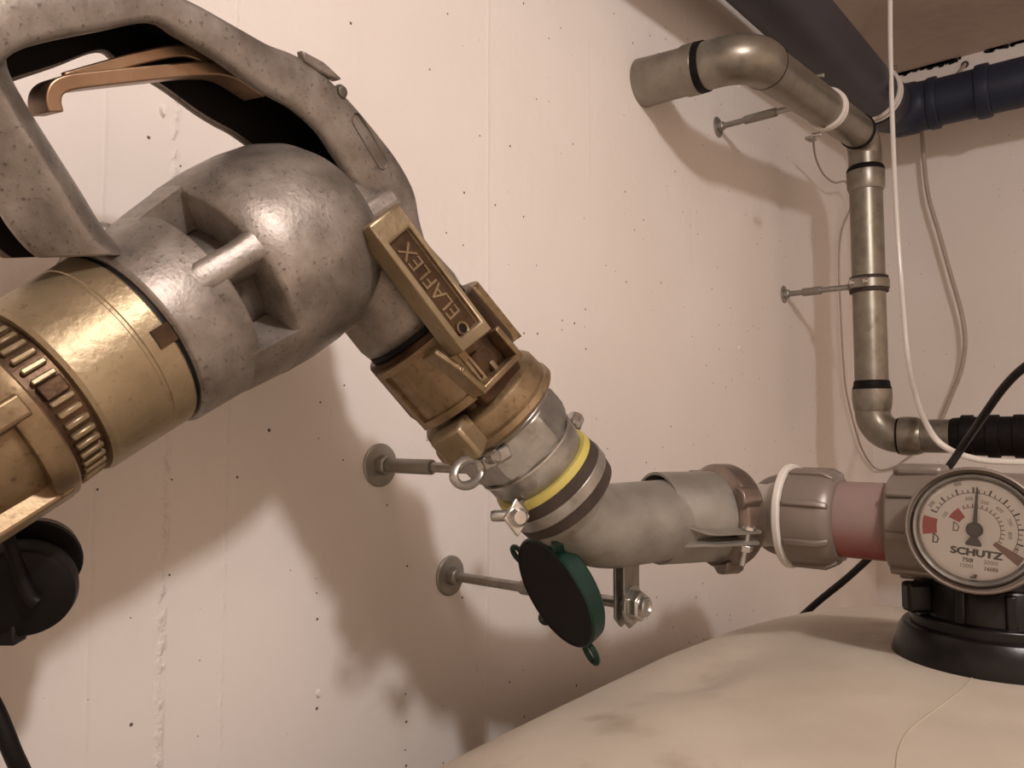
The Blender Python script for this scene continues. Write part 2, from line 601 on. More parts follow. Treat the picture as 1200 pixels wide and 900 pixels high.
NW = 240
half = [(c / 70.0 * 0.9, (1 - (c / 70.0 * 0.9) ** KZ) ** (1 / KZ)) for c in range(1, 71)]
for k in range(1, 17):
    hh = half[69][1] * (1 - k / 16.0)
    half.append(((1 - hh ** KZ) ** (1 / KZ), hh))
prof = [(0.001, 1.0)] + half + [(c, -h) for c, h in reversed(half[:-1])] + [(0.001, -1.0)]
mb = MB()
rings = []
for cr, hz in prof:
    ring = []
    for j in range(NW):
        om = 2 * math.pi * j / NW
        p = V((TC.x + TA * cr * spow(math.cos(om), 2 / KX), TC.y + TB * cr * spow(math.sin(om), 2 / KX), TC.z + THH * hz))
        if hz > 0:
            p.z += tank_dent(p.x, -p.y)
        ring.append(p)
    rings.append(ring)
mb.rings(rings)
mb.build('shell', 'tank', tank, angle=80)
pts = []
for px, py in ((1150, 780), (1135, 800), (1115, 818), (1090, 836), (1066, 855), (1054, 875), (1050, 900), (1048, 930)):
    p = PX(px, py, 0.6)
    for _ in range(30):                      # walk down the line of sight to the shell
        r_ = ray(px, py)
        k = (TC.z + 0.9 - CAM.z) if False else None
        p = CAM + r_ * ((tank_top(p.x, p.y) - CAM.z) / r_.z)
    pts.append(p)
MB().tube(smooth_path(pts, 6), 0.0006, 8).build('mould_seam', 'seam', tank)

# ------------------------------------------------------------------ black screw cap on the tank neck
CC = V((0.675, -0.415, 0))
zb = tank_top(CC.x, CC.y) - 0.006
cap = thing('screw_cap', 'black plastic screw cap on the tank under the dial gauge', 'cap', (CC.x, CC.y, zb))
o = V((CC.x, CC.y, zb))
MB().lathe([(0, 0.067), (0.006, 0.0685), (0.024, 0.063), (0.029, 0.060), (0.030, 0.050)], o, Z, 72).build('flange', 'black', cap, bevel=0.001)
MB().lathe([(0.028, 0.0555), (0.036, 0.0555), (0.0375, 0.053), (0.0375, 0.048)], o, Z, 72).build('lower_ring', 'black', cap, bevel=0.0008)
MB().lathe([(0.034, 0.0495), (0.060, 0.0475), (0.062, 0.046), (0.062, 0.03)], o, Z, 72).build('cap_body', 'black', cap, bevel=0.0008)
MB().lathe([(0.060, 0.043), (0.0615, 0.0445), (0.070, 0.0445), (0.072, 0.042), (0.072, 0.02)], o, Z, 72).build('top_lip', 'black', cap, bevel=0.0008)
for k in range(10):
    g = math.radians(36 * k + 200)
    d = V((math.cos(g), math.sin(g), 0))
    MB().box(o + d * 0.0488 + Z * 0.047, d, d.cross(Z), Z, 0.006, 0.007, 0.026).build('grip_rib', 'black', cap, bevel=0.0012)
d = (P(1070, 715, 0.6) - P(1140, 715, 0.6)).normalized()
d.z = 0
d.normalize()
lug = MB().box(o + d * 0.056 + Z * 0.050, d, d.cross(Z), Z, 0.018, 0.014, 0.022).build('lug', 'black', cap, bevel=0.003)

# ================================================================== wall standoff (flange, nut, sleeve, rod)
def standoff(root, foot, length, fl=0.018, nut=0.0085, rod=0.0042, sleeve=(0.012, 0.055), sleeve_r=0.0062):
    MB().lathe([(0, fl), (0.0012, fl), (0.0022, fl * 0.93), (0.0024, 0.004)], foot, OUT, 40).build('wall_plate', 'galv_dull', root)
    MB().lathe([(0.002, nut), (0.010, nut), (0.011, nut * 0.85), (0.011, 0.004)], foot, OUT, 6).build('nut', 'galv', root, bevel=0.0008)
    MB().lathe([(0.001, rod), (length, rod)], foot, OUT, 20).build('rod', 'galv', root)
    if sleeve:
        MB().lathe([(sleeve[0], sleeve_r * 0.92), (sleeve[0] + 0.001, sleeve_r), (sleeve[1], sleeve_r), (sleeve[1] + 0.001, sleeve_r * 0.9),
                    (sleeve[1] + 0.001, rod)], foot, OUT, 24).build('sleeve', 'galv_dull', root)


# ================================================================== nozzle plane (the nozzle stands almost parallel to the wall)
C1 = P(150, 402, 0.37)
BU = P(330, 292, 0.437)
RG = P(645, 562, 0.53)
NN = (BU - C1).cross(RG - C1).normalized()
if NN.dot(CAM - C1) < 0:
    NN = -NN


def N(px, py, off=0.0):
    return onplane(px, py, C1 + NN * off, NN)


A1 = (BU - C1).normalized()
O2 = N(545, 445)
A2 = (RG - O2).normalized()
B2 = NN.cross(A2).normalized()
if B2.dot(RIGHT) < 0:
    B2 = -B2
B1 = NN.cross(A1).normalized()
if B1.dot(UP) < 0:
    B1 = -B1


def L2(b, n, t):
    return O2 + B2 * b + NN * n + A2 * t


def L1(b, n, t):
    return C1 + B1 * b + NN * n + A1 * t


# ================================================================== galvanised filling elbow
TR = (RG - O2).dot(A2)                      # clamp position along the outlet axis
pe = [L2(0, 0, TR - 0.02), L2(0, 0, TR + 0.008)]
EP = P(745, 608, 0.605)
EQ = P(846, 604, 0.635)
u = (EQ - EP).normalized()
# corner of the two centre lines (closest approach)
w0 = O2 - EP
a_, b_, c_ = 1.0, A2.dot(u), 1.0
dd, ee = A2.dot(w0), u.dot(w0)
den = a_ * c_ - b_ * b_
tc_ = (b_ * ee - c_ * dd) / den
sc_ = (a_ * ee - b_ * dd) / den
CK = ((O2 + A2 * tc_) + (EP + u * sc_)) / 2
arc = bend(L2(0, 0, 0), CK, EQ, 0.066, 20)
elbow = thing('pipe_elbow', 'dull galvanised steel pipe elbow between the yellow-striped clamp and the slotted sleeve clamp', 'pipe', CK - Z * 0.05)
path = [L2(0, 0, TR - 0.03)] + arc + [EQ - u * 0.03, EQ]
MB().tube(path, 0.0315, 48).build('bend', 'galv_dull', elbow)

# ------------------------------------------------------------------ sleeve clamp and ring nut on the pipe end
SL = EQ - u * 0.053
upv = (Z - u * Z.dot(u)).normalized()
sidev = u.cross(upv)
if sidev.dot(CAM - EQ) < 0:
    sidev = -sidev
hc = thing('sleeve_clamp', 'slotted sheet-metal sleeve clamp with small bolt around the horizontal pipe', 'clamp', SL - Z * 0.04)
# slit faces the viewer: open arc
slit0 = 0.13


def arc_shell(r0, r1, t0, t1, g0, g1, o, ax, ref, seg=44, flare=0.0):
    mb = MB()
    ref = (ref - ax * ref.dot(ax)).normalized()
    e2 = ax.cross(ref)
    rings = []
    for j in range(seg + 1):
        g = g0 + (g1 - g0) * j / seg
        d = ref * math.cos(g) + e2 * math.sin(g)
        k = min(j, seg - j)
        fl = flare * max(0.0, 1 - k / 2.5) ** 1.5
        rings.append([o + ax * t0 + d * (r0 + fl), o + ax * t1 + d * (r0 + fl), o + ax * t1 + d * (r1 + fl), o + ax * t0 + d * (r1 + fl)])
    mb.rings(rings)
    return mb


gdir = (sidev - upv * 0.30).normalized()
e2_ = u.cross(gdir)
GE, RS, TS = 0.13, 0.0354, 0.0022
rings = []
for k in range(15):
    tt = -0.010 + 0.066 * k / 14
    hh = 0.0105 * min(1.0, max(0.0, (k - 0.5) / 5.0)) ** 0.7
    ge = GE + 0.12 * max(0.0, 1 - k / 4.0)
    line = [(RS * math.cos(ge) + hh * f, RS * math.sin(ge)) for f in (1.0, 0.5)]
    line += [(RS * math.cos(g), RS * math.sin(g)) for g in [ge + (2 * math.pi - 2 * ge) * q_ / 44 for q_ in range(45)]]
    line += [(RS * math.cos(ge) + hh * f, -RS * math.sin(ge)) for f in (0.5, 1.0)]
    n_ = len(line)
    outer, inner = [], []
    for q_ in range(n_):
        if q_ < 2:
            nx, ny = 0.0, 1.0
        elif q_ >= n_ - 2:
            nx, ny = 0.0, -1.0
        else:
            l_ = math.hypot(*line[q_])
            nx, ny = line[q_][0] / l_, line[q_][1] / l_
            if q_ in (2, n_ - 3):
                sy = 1.0 if q_ == 2 else -1.0
                nx, ny = nx * 0.7, sy * 0.7
        c_ = SL + u * tt + gdir * line[q_][0] + e2_ * line[q_][1]
        d_ = (gdir * nx + e2_ * ny) * (TS / 2)
        outer.append(c_ + d_)
        inner.append(c_ - d_)
    rings.append(outer + inner[::-1])
MB().rings(rings).build('sleeve', 'galv_dull', hc, angle=40)
bc = SL + u * 0.047 + gdir * 0.0410
vdir = e2_ if e2_.z > 0 else -e2_
MB().lathe([(-0.024, 0.0026), (0.008, 0.0026)], bc, vdir, 12).build('bolt', 'zinc', hc)
MB().lathe([(-0.0115, 0.0062), (-0.0064, 0.0062)], bc, vdir, 6).build('nut', 'zinc', hc, bevel=0.0004)
MB().lathe([(0.0064, 0.0058), (0.0088, 0.005), (0.0088, 0.001)], bc, vdir, 16).build('bolt_head', 'zinc', hc)

rn = thing('ring_nut', 'brown-grey metal ring nut with three lugs beside the sleeve clamp', 'nut', EQ - Z * 0.045)
RO = EQ - u * 0.012
MB().lathe([(0, 0.0355), (0.001, 0.038), (0.006, 0.0425), (0.018, 0.0425), (0.024, 0.040), (0.0265, 0.034), (0.0265, 0.028), (0, 0.028)],
           RO, u, 64, closed=True).build('ring', 'malleable', rn, bevel=0.0006)
for px, py in ((813, 548), (884, 580), (857, 657)):
    q = onplane(px, py, RO + u * 0.012, u)
    d = (q - RO - u * 0.012).normalized()
    s_ = u.cross(d)
    m = MB().prism([RO + d * 0.039 + s_ * 0.010, RO + d * 0.046 + s_ * 0.006, RO + d * 0.0475, RO + d * 0.046 - s_ * 0.006, RO + d * 0.039 - s_ * 0.010], u * 0.018)
    m.build('lug', 'malleable', rn, bevel=0.0014)

# ------------------------------------------------------------------ pale plastic bend, union nut, oil tube, gauge tee
XG = 0.66
LZ_ = PX(1000, 609, XG).z
LS = lambda px: -PX(px, 609, XG).y          # distance from the wall on the tube line


def LT(px, dz=0.0):
    p = PX(px, 609, XG)
    return V((XG, p.y, LZ_ + dz))


pb = thing('plastic_tee', 'pale grey plastic tee with brown end nut, half hidden behind the white sealing ring', 'fitting', LT(905) - Z * 0.04)
q0, q2 = EQ + u * 0.008, LT(935)
E5 = V((0.845, -0.228, -0.088))
MB().tube([EQ - u * 0.01, EQ, E5], 0.0285, 40).build('run', 'greyplastic', pb)
path = smooth_path([EQ * 0.45 + E5 * 0.55, LT(918) + XA * 0.002, q2], 8)
MB().tube(path, 0.0285, 40).build('branch', 'greyplastic', pb)
u5 = (E5 - EQ).normalized()
MB().lathe([(-0.040, 0.030), (-0.040, 0.0385), (-0.036, 0.0405), (-0.006, 0.0412), (0.0, 0.038), (0.004, 0.0)], E5, u5, 56).build('end_nut', 'nut', pb, bevel=0.0008)
MB().lathe([(-0.080, 0.027), (-0.080, 0.0395), (-0.077, 0.0405), (-0.065, 0.0405), (-0.063, 0.039), (-0.063, 0.027)], E5, u5, 56, closed=True).build('collar', 'nut', pb, bevel=0.0008)

un = thing('union_nut', 'ribbed brown-grey plastic union nut with white sealing ring before the red tube', 'nut', LT(950) - Z * 0.043)
NO = LT(929)
MB().lathe([(-0.004, 0.040), (-0.003, 0.0435), (0.002, 0.0435), (0.003, 0.040), (0.003, 0.028), (-0.004, 0.028)], NO, OUT, 64, closed=True).build('sealing_ring', 'whiteplastic', un, bevel=0.0008)
nl = (LT(988) - NO).length
MB().lathe([(0.003, 0.0405), (nl * 0.72, 0.0395), (nl * 0.9, 0.0375), (nl, 0.033), (nl, 0.029), (0.003, 0.029)], NO, OUT, 64, closed=True).build('nut_body', 'nut', un, bevel=0.001)
for k in range(8):
    g = math.radians(45 * k + 21)
    d = XA * math.cos(g) + Z * math.sin(g)
    s_ = OUT.cross(d)
    m = MB().prism([NO + OUT * 0.004 + d * 0.039, NO + OUT * 0.004 + d * 0.0425, NO + OUT * nl * 0.75 + d * 0.0425, NO + OUT * nl * 0.95 + d * 0.038, NO + OUT * nl * 0.95 + d * 0.034],
                   s_ * 0.005)
    m.build('grip_rib', 'nut', un, bevel=0.0012)

tubeobj = MB().lathe([(0, 0.0305), ((LT(1062) - LT(975)).length, 0.0305)], LT(975), OUT, 64).build('oil_tube', 'tube', base=LT(1015))
tag(tubeobj, 'translucent pink tube with red oil inside, between union nut and gauge', 'pipe')

tee = thing('gauge_tee', 'brown-grey plastic tee piece that carries the round dial gauge', 'fitting', LT(1120) - Z * 0.05)
T0 = LT(1046)
tl = 0.115
MB().lathe([(0, 0.030), (0, 0.036), (0.003, 0.0395), (0.03, 0.041), (0.04, 0.041), (tl - 0.02, 0.041), (tl - 0.005, 0.037), (tl, 0.031)], T0, OUT, 64).build('body', 'nut', tee, bevel=0.001)
for k in range(8):
    g = math.radians(45 * k + 8)
    d = XA * math.cos(g) + Z * math.sin(g)
    MB().box(T0 + OUT * 0.018 + d * 0.0405, OUT, d, OUT.cross(d), 0.03, 0.006, 0.006).build('grip_rib', 'nut', tee, bevel=0.0015)
GC = V((XG, T0.y - 0.058, LZ_))            # centre of the tee under the gauge
MB().lathe([(0.0, 0.036), (0.052, 0.030)], GC, -Z, 40).build('down_port', 'nut', tee, bevel=0.001)
MB().box(T0 + OUT * 0.022 + Z * 0.041, OUT, XA, Z, 0.034, 0.03, 0.010).build('top_lug', 'nut', tee, bevel=0.004)

# ------------------------------------------------------------------ dial gauge
gN = V((-1.0, -0.06, 0.10)).normalized()
GF = onplane(1141, 621, V((XG - 0.060, GC.y, LZ_)), gN)
gR = (OUT - gN * OUT.dot(gN)).normalized()
gU = gN.cross(gR)
if gU.z < 0:
    gU = -gU
roll = math.radians(-4.5)
gX = gR * math.cos(roll) + gU * math.sin(roll)
gY = -gR * math.sin(roll) + gU * math.cos(roll)
gauge = thing('level_gauge', 'round tank level dial gauge with steel rim, white face and black pointer', 'gauge', GF - Z * 0.045)
sc = (GF - CAM).dot(FWD) / FPX
RO_ = 74.0 * sc
RD = 57.0 * sc
MB().lathe([(-0.06, RO_ * 0.72), (-0.026, RO_ * 0.9), (-0.022, RO_ * 0.97), (-0.003, RO_), (0.0, RO_ * 0.99), (0.0012, RO_ * 0.97), (0.001, RO_ * 0.945), (-0.003, RO_ * 0.935), (-0.004, RO_ * 0.88), (-0.012, RO_ * 0.86), (-0.012, 0.001)],
           GF, gN, 96).build('case', 'nut', gauge, bevel=0.0005)
MB().lathe([(-0.0038, RO_ * 0.868), (-0.0038, RO_ * 0.936), (-0.0034, RO_ * 0.936), (-0.0034, RO_ * 0.868)], GF, gN, 96, closed=True).build('groove', 'rubber_brown', gauge)
MB().lathe([(-0.010, RO_ * 0.875), (-0.0008, RO_ * 0.875), (0.0002, RO_ * 0.855), (-0.001, RO_ * 0.825), (-0.004, RO_ * 0.79), (-0.010, RO_ * 0.785)], GF, gN, 96, closed=True).build('rim', 'galv', gauge)
dial = MB().lathe([(-0.0095, RO_ * 0.80), (-0.0080, RO_ * 0.80), (-0.0080, 0.0)], GF, gN, 96).build('dial', 'dial', gauge, smooth=False)
DZ = GF + gN * -0.0079


def D(x, y, h=0.0):                        # dial coordinates in units of the dial radius
    return DZ + gX * (x * RD) + gY * (y * RD) + gN * h


def dial_poly(pts, name, m, h=0.0002):
    MB().prism([D(x, y, 0) for x, y in pts], gN * h).build(name, m, gauge, smooth=False)


def arc_poly(r0, r1, g0, g1, n=12):
    a = [(r1 * math.cos(math.radians(g0 + (g1 - g0) * i / n)), r1 * math.sin(math.radians(g0 + (g1 - g0) * i / n))) for i in range(n + 1)]
    b = [(r0 * math.cos(math.radians(g1 - (g1 - g0) * i / n)), r0 * math.sin(math.radians(g1 - (g1 - g0) * i / n))) for i in range(n + 1)]
    return a + b


dial_poly(arc_poly(0.70, 0.97, 170, 194), 'red_field', 'ink_red')
dial_poly(arc_poly(0.30, 0.52, 128, 158), 'inner_red_field', 'ink_red')
dial_poly(arc_poly(0.42, 0.99, -38, -26), 'brown_field', 'ink_brown')
dial_poly(arc_poly(0.755, 0.770, -28, 160, 48), 'scale_arc', 'ink_grey')
dial_poly(arc_poly(0.455, 0.468, -28, 120, 40), 'inner_scale_arc', 'ink_grey')
mk = MB()
for i in range(27):
    g = 160 - i * 7.2
    r1 = 0.88 if i % 3 == 0 else 0.83
    w_ = 1.1 if i % 3 == 0 else 0.65
    mk.prism([D(x, y) for x, y in arc_poly(0.755, r1, g - w_, g + w_, 2)], gN * 0.0002)
mk.build('scale_marks', 'ink', gauge, smooth=False)
mk = MB()
for i in range(15):
    g = 118 - i * 10
    mk.prism([D(x, y) for x, y in arc_poly(0.455, 0.53, g - 1.2, g + 1.2, 2)], gN * 0.0002)
mk.build('inner_scale_marks', 'ink_brown', gauge, smooth=False)


def dial_text(body, x, y, size, m, name, rot=0.0, sx=1.0, thick=0):
    mb = MB()
    ex = gX * math.cos(rot) + gY * math.sin(rot)
    ey = -gX * math.sin(rot) + gY * math.cos(rot)
    offs = [(0, 0)] if not thick else [(-thick, 0), (thick, 0), (0, thick * 0.6), (0, -thick * 0.6)]
    for k, (dx, dy) in enumerate(offs):
        put_text(mb, body, size * RD, D(x + dx, y + dy, 0.00006 + k * 0.00001), ex, ey, gN, 0.0001, sx)
    mb.build(name, m, gauge, smooth=False)


dial_text('SCHUTZ', 0.05, -0.475, 0.20, 'ink', 'maker_lettering', sx=1.20, thick=0.014)
dial_text('750l', -0.09, -0.64, 0.115, 'ink', 'lettering', thick=0.004)
dial_text('2000l', 0.32, -0.63, 0.115, 'ink_grey', 'lettering')
dial_text('1000l', -0.11, -0.76, 0.115, 'ink_grey', 'lettering')
dial_text('1600l', 0.33, -0.76, 0.115, 'ink_brown', 'lettering', thick=0.004)
for body, g, r, m in (('200', 153, 0.92, 'ink'), ('400', 112, 0.97, 'ink'), ('100', 158, 0.60, 'ink_green'), ('300', 103, 0.64, 'ink'), ('500', 76, 0.60, 'ink_grey'),
                      ('600', 49, 0.63, 'ink_brown'), ('700', 22, 0.65, 'ink_brown'), ('800', -2, 0.62, 'ink_green'), ('1000', -22, 0.80, 'ink_brown')):
    dial_text(body, r * math.cos(math.radians(g)), r * math.sin(math.radians(g)), 0.10, m, 'scale_number', rot=math.radians(g - 90) * 0.9)
for x, y in ((-0.70, -0.28), (-0.34, 0.02)):          # little tank symbols
    mb = MB()
    mb.prism([D(x + a, y + b) for a, b in ((-0.06, 0.1), (-0.035, 0.1), (-0.035, -0.1), (-0.06, -0.1))], gN * 0.0002)
    mb.prism([D(x + a, y + b) for a, b in ((-0.035, 0.1), (0.02, 0.06), (0.065, 0.0), (0.04, -0.10), (-0.035, -0.1), (-0.035, -0.075), (0.022, -0.075), (0.04, 0.0), (0.005, 0.04), (-0.035, 0.07))], gN * 0.0002)
    mb.build('tank_symbol', 'ink' if x < -0.5 else 'ink_grey', gauge, smooth=False)
# pointer
PH = 0.0022
ptr = MB()
ptr.prism([D(x, y, PH) for x, y in ((-0.045, 0.0), (-0.018, 0.86), (0.0, 0.90), (0.018, 0.86), (0.045, 0.0), (0.05, -0.12), (0.15, -0.29), (0.13, -0.33), (-0.13, -0.33), (-0.15, -0.29), (-0.05, -0.12))], gN * 0.0008)
ptr.build('pointer', 'ink', gauge, smooth=False)
MB().lathe([(0, 0.155 * RD), (0.0018, 0.155 * RD), (0.0026, 0.12 * RD), (0.0026, 0)], D(0, 0, 0.0012), gN, 32).build('hub', 'ink', gauge)
MB().lathe([(0, 0.03 * RD), (0.004, 0.03 * RD), (0.004, 0)], D(0.07, -0.93), gN, 12).build('zero_peg', 'ink', gauge)
MB().box(D(0.03, -0.97, 0.001), gX, gY, gN, 0.10 * RD, 0.03 * RD, 0.002).build('peg_tab', 'ink', gauge, smooth=False)
MB().lathe([(-0.0032, 0), (-0.0032, RO_ * 0.79), (-0.0022, RO_ * 0.79), (-0.0022, 0)], GF, gN, 64).build('glass', 'pane', gauge, smooth=False)

# ================================================================== clamps that hold the filling pipe off the wall
# upper: rubber lined clamp with yellow stripe
uc = thing('pipe_clamp', 'rubber-lined pipe clamp with yellow stripe on a wall rod, above the elbow', 'clamp', PS(445, 545, 0))
T = TR
MB().lathe([(T - 0.0125, 0.0375), (T - 0.009, 0.0385), (T - 0.0075, 0.0385), (T - 0.0075, 0.031), (T - 0.0125, 0.031)], O2, A2, 64, closed=True).build('stripe', 'yellow', uc)
MB().lathe([(T - 0.0075, 0.031), (T - 0.0075, 0.0385), (T + 0.001, 0.0395), (T + 0.001, 0.031)], O2, A2, 64, closed=True).build('rubber_lining', 'rubber_brown', uc)
MB().lathe([(T + 0.009, 0.031), (T + 0.009, 0.0395), (T + 0.018, 0.0385), (T + 0.019, 0.036), (T + 0.019, 0.031)], O2, A2, 64, closed=True).build('rubber_lining', 'rubber_brown', uc)
MB().lathe([(T + 0.0008, 0.031), (T + 0.0008, 0.0402), (T + 0.0092, 0.0402), (T + 0.0092, 0.031)], O2, A2, 64, closed=True).build('band', 'galv', uc, bevel=0.0004)
foot = PS(445, 545, 0)
standoff(uc, foot, 0.150, fl=0.0185, sleeve=(0.012, 0.062))
# ears with diamond nut
ec = N(604, 606, 0.012)
ed = (ec - L2(0, 0, T)).normalized()
md = (RIGHT * 0.42 - FWD * 0.88 + UP * 0.12).normalized()
e1 = (UP - md * UP.dot(md)).normalized()
e2 = md.cross(e1)
MB().prism([ec + e1 * 0.0125, ec + e2 * 0.0095, ec - e1 * 0.0125, ec - e2 * 0.0095], md * 0.003).build('nut_plate', 'zinc', uc, bevel=0.001)
MB().lathe([(0.003, 0.0062), (0.005, 0.0062), (0.0075, 0.0042), (0.008, 0)], ec, md, 24).build('bolt_head', 'zinc', uc)
MB().lathe([(-0.003, 0.0036), (0.0135, 0.0036), (0.0155, 0.0030), (0.0160, 0.0001)], ec + UP * 0.001, (-RIGHT * 0.92 - FWD * 0.1).normalized(), 20).build('bolt', 'galv', uc)
MB().prism([ec + ed * 0.006 + A2 * 0.005, ec + ed * 0.006 - A2 * 0.005, ec - ed * 0.022 - A2 * 0.005, ec - ed * 0.022 + A2 * 0.005], -md * 0.0025).build('ear', 'galv', uc, bevel=0.0006)
q = N(673, 494, -0.01)
MB().lathe([(-0.006, 0.004), (-0.004, 0.0065), (0.004, 0.0065), (0.006, 0.004), (0.006, 0)], q, (q - L2(0, 0, T)), 16).build('hinge', 'zinc', uc)

# lower: strap clamp below the elbow
lc = thing('strap_clamp', 'zinc strap hanger bolted to a wall rod under the elbow', 'clamp', PS(527, 677, 0))
foot = PS(527, 677, 0)
bolt = PX(737, 708, foot.x)
foot = V((foot.x, 0, bolt.z))
ln = -bolt.y
MB().lathe([(0, 0.0185), (0.0012, 0.0185), (0.0024, 0.017), (0.0026, 0.004)], foot, OUT, 40).build('wall_plate', 'galv_dull', lc)
MB().lathe([(0.002, 0.0088), (0.011, 0.0088), (0.012, 0.007), (0.012, 0.004)], foot, OUT, 6).build('nut', 'galv', lc, bevel=0.0008)
MB().lathe([(0.001, 0.0044), (ln + 0.006, 0.0044)], foot, OUT, 20).build('rod', 'galv', lc)
MB().lathe([(0.085, 0.0044), (0.086, 0.0062), (0.135, 0.0062), (0.136, 0.0044)], foot, OUT, 24).build('sleeve', 'galv_dull', lc)
bb = V((foot.x, -ln, bolt.z))
top = 0.046
for k, dy in enumerate((0.0, 0.0075)):
    m = MB().prism([bb + V((-0.011, dy, top)), bb + V((0.013, dy, top)), bb + V((0.013, dy, -0.004)), bb + V((0.009, dy, -0.015)), bb + V((-0.002, dy, -0.018)), bb + V((-0.011, dy, -0.010))], V((0, -0.0022, 0)))
    m.build('strap', 'galv', lc, bevel=0.0005)
MB().lathe([(0.0, 0.0145), (0.0018, 0.0145), (0.0018, 0.004)], bb + OUT * 0.0022, OUT, 32).build('washer', 'zinc', lc)
MB().lathe([(0.0018, 0.0118), (0.009, 0.0118), (0.0102, 0.0100), (0.0102, 0.005)], bb + OUT * 0.0022, OUT, 6).build('bolt_nut', 'zinc', lc, bevel=0.0007)
MB().lathe([(0.009, 0.0082), (0.0135, 0.0078), (0.0145, 0.0062), (0.0145, 0.0055), (0.0130, 0.0045), (0.0130, 0)], bb + OUT * 0.0022, OUT, 20).build('bolt_end', 'zinc', lc)
arc_shell(0.0316, 0.0335, -0.010, 0.010, 0.0, 2 * math.pi, EP, u, upv).build('band', 'galv_dull', lc) if False else None

# ================================================================== green dust cap hanging beside the strap
gc = P(648, 696, 0.565)
cn = (RIGHT * -0.80 - UP * 0.36 - FWD * 0.47).normalized()
green = thing('dust_cap', 'dark green rubber dust cap with lugs hanging below the elbow', 'cap', gc - Z * 0.04)
MB().lathe([(-0.008, 0.0), (-0.008, 0.0385), (-0.001, 0.0400), (0.0, 0.0412), (0.0, 0.0432), (-0.002, 0.0442), (-0.013, 0.0425), (-0.0155, 0.040), (-0.0155, 0.0)], gc, cn, 64).build('shell', 'green', green, bevel=0.0006)
MB().lathe([(-0.0076, 0.0), (-0.0074, 0.030), (-0.0066, 0.0375), (0.0002, 0.0402), (0.0003, 0.0424), (0.0, 0.0426)], gc, cn, 64).build('inner_face', 'green_shaded', green)
for px, py, nm in ((600, 643, 'lug'), (691, 762, 'lug'), (634, 735, 'knob'), (655, 664, 'loop')):
    q = onplane(px, py, gc - cn * 0.006, cn)
    d = (q - gc)
    d = (d - cn * d.dot(cn)).normalized()
    s_ = cn.cross(d)
    base = gc - cn * 0.006 + d * 0.0505
    if nm == 'lug':
        ringm = MB()
        pr = []
        for k in range(24):
            g = 2 * math.pi * k / 24
            cdir = d * math.cos(g) * 1.35 + s_ * math.sin(g)
            cc = base + cdir * 0.0062
            pr.append([cc + cdir * 0.0024 + cn * 0.0, cc + cn * 0.0035, cc - cdir * 0.0024, cc - cn * 0.0035])
        ringm.rings(pr, loop=True)
        ringm.build('lug', 'green', green, sub=1)
    else:
        MB().lathe([(-0.006, 0.0), (-0.006, 0.005), (0.004, 0.006), (0.007, 0.004), (0.007, 0)], base - d * 0.002, d, 20).build(nm, 'green', green)
# loop on the flank
MB().tube(smooth_path([gc - cn * 0.004 + (RIGHT * -0.05 + UP * 0.5).normalized() * 0.0, gc - cn * 0.005], 2), 0.001, 8) if False else None

# the loop's strap between cap edge and the clamp

# ================================================================== fuel nozzle
noz = thing('fuel_nozzle', 'cast aluminium delivery nozzle with loop handle and bronze trigger', 'nozzle', C1 - Z * 0.05)
# --- housing: ring, necked windows with ribs, bulb
MB().lathe([(0.0015, 0.030), (0.0015, 0.0465), (0.003, 0.0485), (0.034, 0.0515), (0.036, 0.0505), (0.036, 0.030)], C1, A1, 80, closed=True).build('housing_ring', 'alu', noz, bevel=0.0008)
MB().lathe([(0.025, 0.033), (0.075, 0.034)], C1, A1, 48).build('inner_neck', 'alu_dark', noz)
MB().lathe([(0.0565, 0.028), (0.0555, 0.0535), (0.058, 0.0565), (0.075, 0.0585), (0.095, 0.0590), (0.112, 0.0575), (0.126, 0.053), (0.137, 0.0455), (0.145, 0.035), (0.150, 0.020), (0.1515, 0.0)],
           C1, A1, 80).build('bulb', 'alu', noz, angle=50)
q = onplane(255, 327, C1 + A1 * 0.046, A1)
d0 = (q - C1 - A1 * 0.046).normalized()
s0 = A1.cross(d0)
for k in range(1):
    g = 0.0
    d = d0 * math.cos(g) + s0 * math.sin(g)
    w_ = A1.cross(d)
    mb = MB()
    rings = []
    for t, rr, hw in ((0.018, 0.0490, 0.0090), (0.030, 0.0525, 0.0078), (0.045, 0.0542, 0.0070), (0.057, 0.0562, 0.0080), (0.066, 0.0566, 0.0095), (0.078, 0.0545, 0.0120)):
        c = C1 + A1 * t
        rings.append([c + d * 0.034 - w_ * hw * 1.2, c + d * (rr - 0.004) - w_ * hw, c + d * (rr - 0.0012) - w_ * hw * 0.85, c + d * rr - w_ * hw * 0.4, c + d * rr + w_ * hw * 0.4, c + d * (rr - 0.0012) + w_ * hw * 0.85, c + d * (rr - 0.004) + w_ * hw, c + d * 0.034 + w_ * hw * 1.2])
    mb.rings(rings)
    mb.build('rib', 'alu', noz, angle=50)
sg = 1.0 if s0.dot(UP) > 0 else -1.0
MB().lathe([(0.026, 0.034), (0.026, 0.0500), (0.036, 0.0525), (0.048, 0.0545), (0.060, 0.0565), (0.066, 0.0560), (0.066, 0.034)], C1, A1, 60, ref=d0,
           a0=sg * math.radians(52), a1=sg * math.radians(308)).build('solid_neck', 'alu', noz, angle=50)
# --- outlet pipe of the nozzle
MB().lathe([(-0.150, 0.0), (-0.146, 0.020), (-0.137, 0.030), (-0.122, 0.0355), (-0.075, 0.0375), (-0.058, 0.0385), (-0.052, 0.0375), (-0.050, 0.035), (-0.040, 0.0345)], O2, A2, 64).build('outlet', 'alu', noz, angle=50)
MB().lathe([(-0.0505, 0.0345), (-0.0505, 0.0372), (-0.0475, 0.0372), (-0.0475, 0.0345)], O2, A2, 64, closed=True).build('seal', 'rubber', noz)


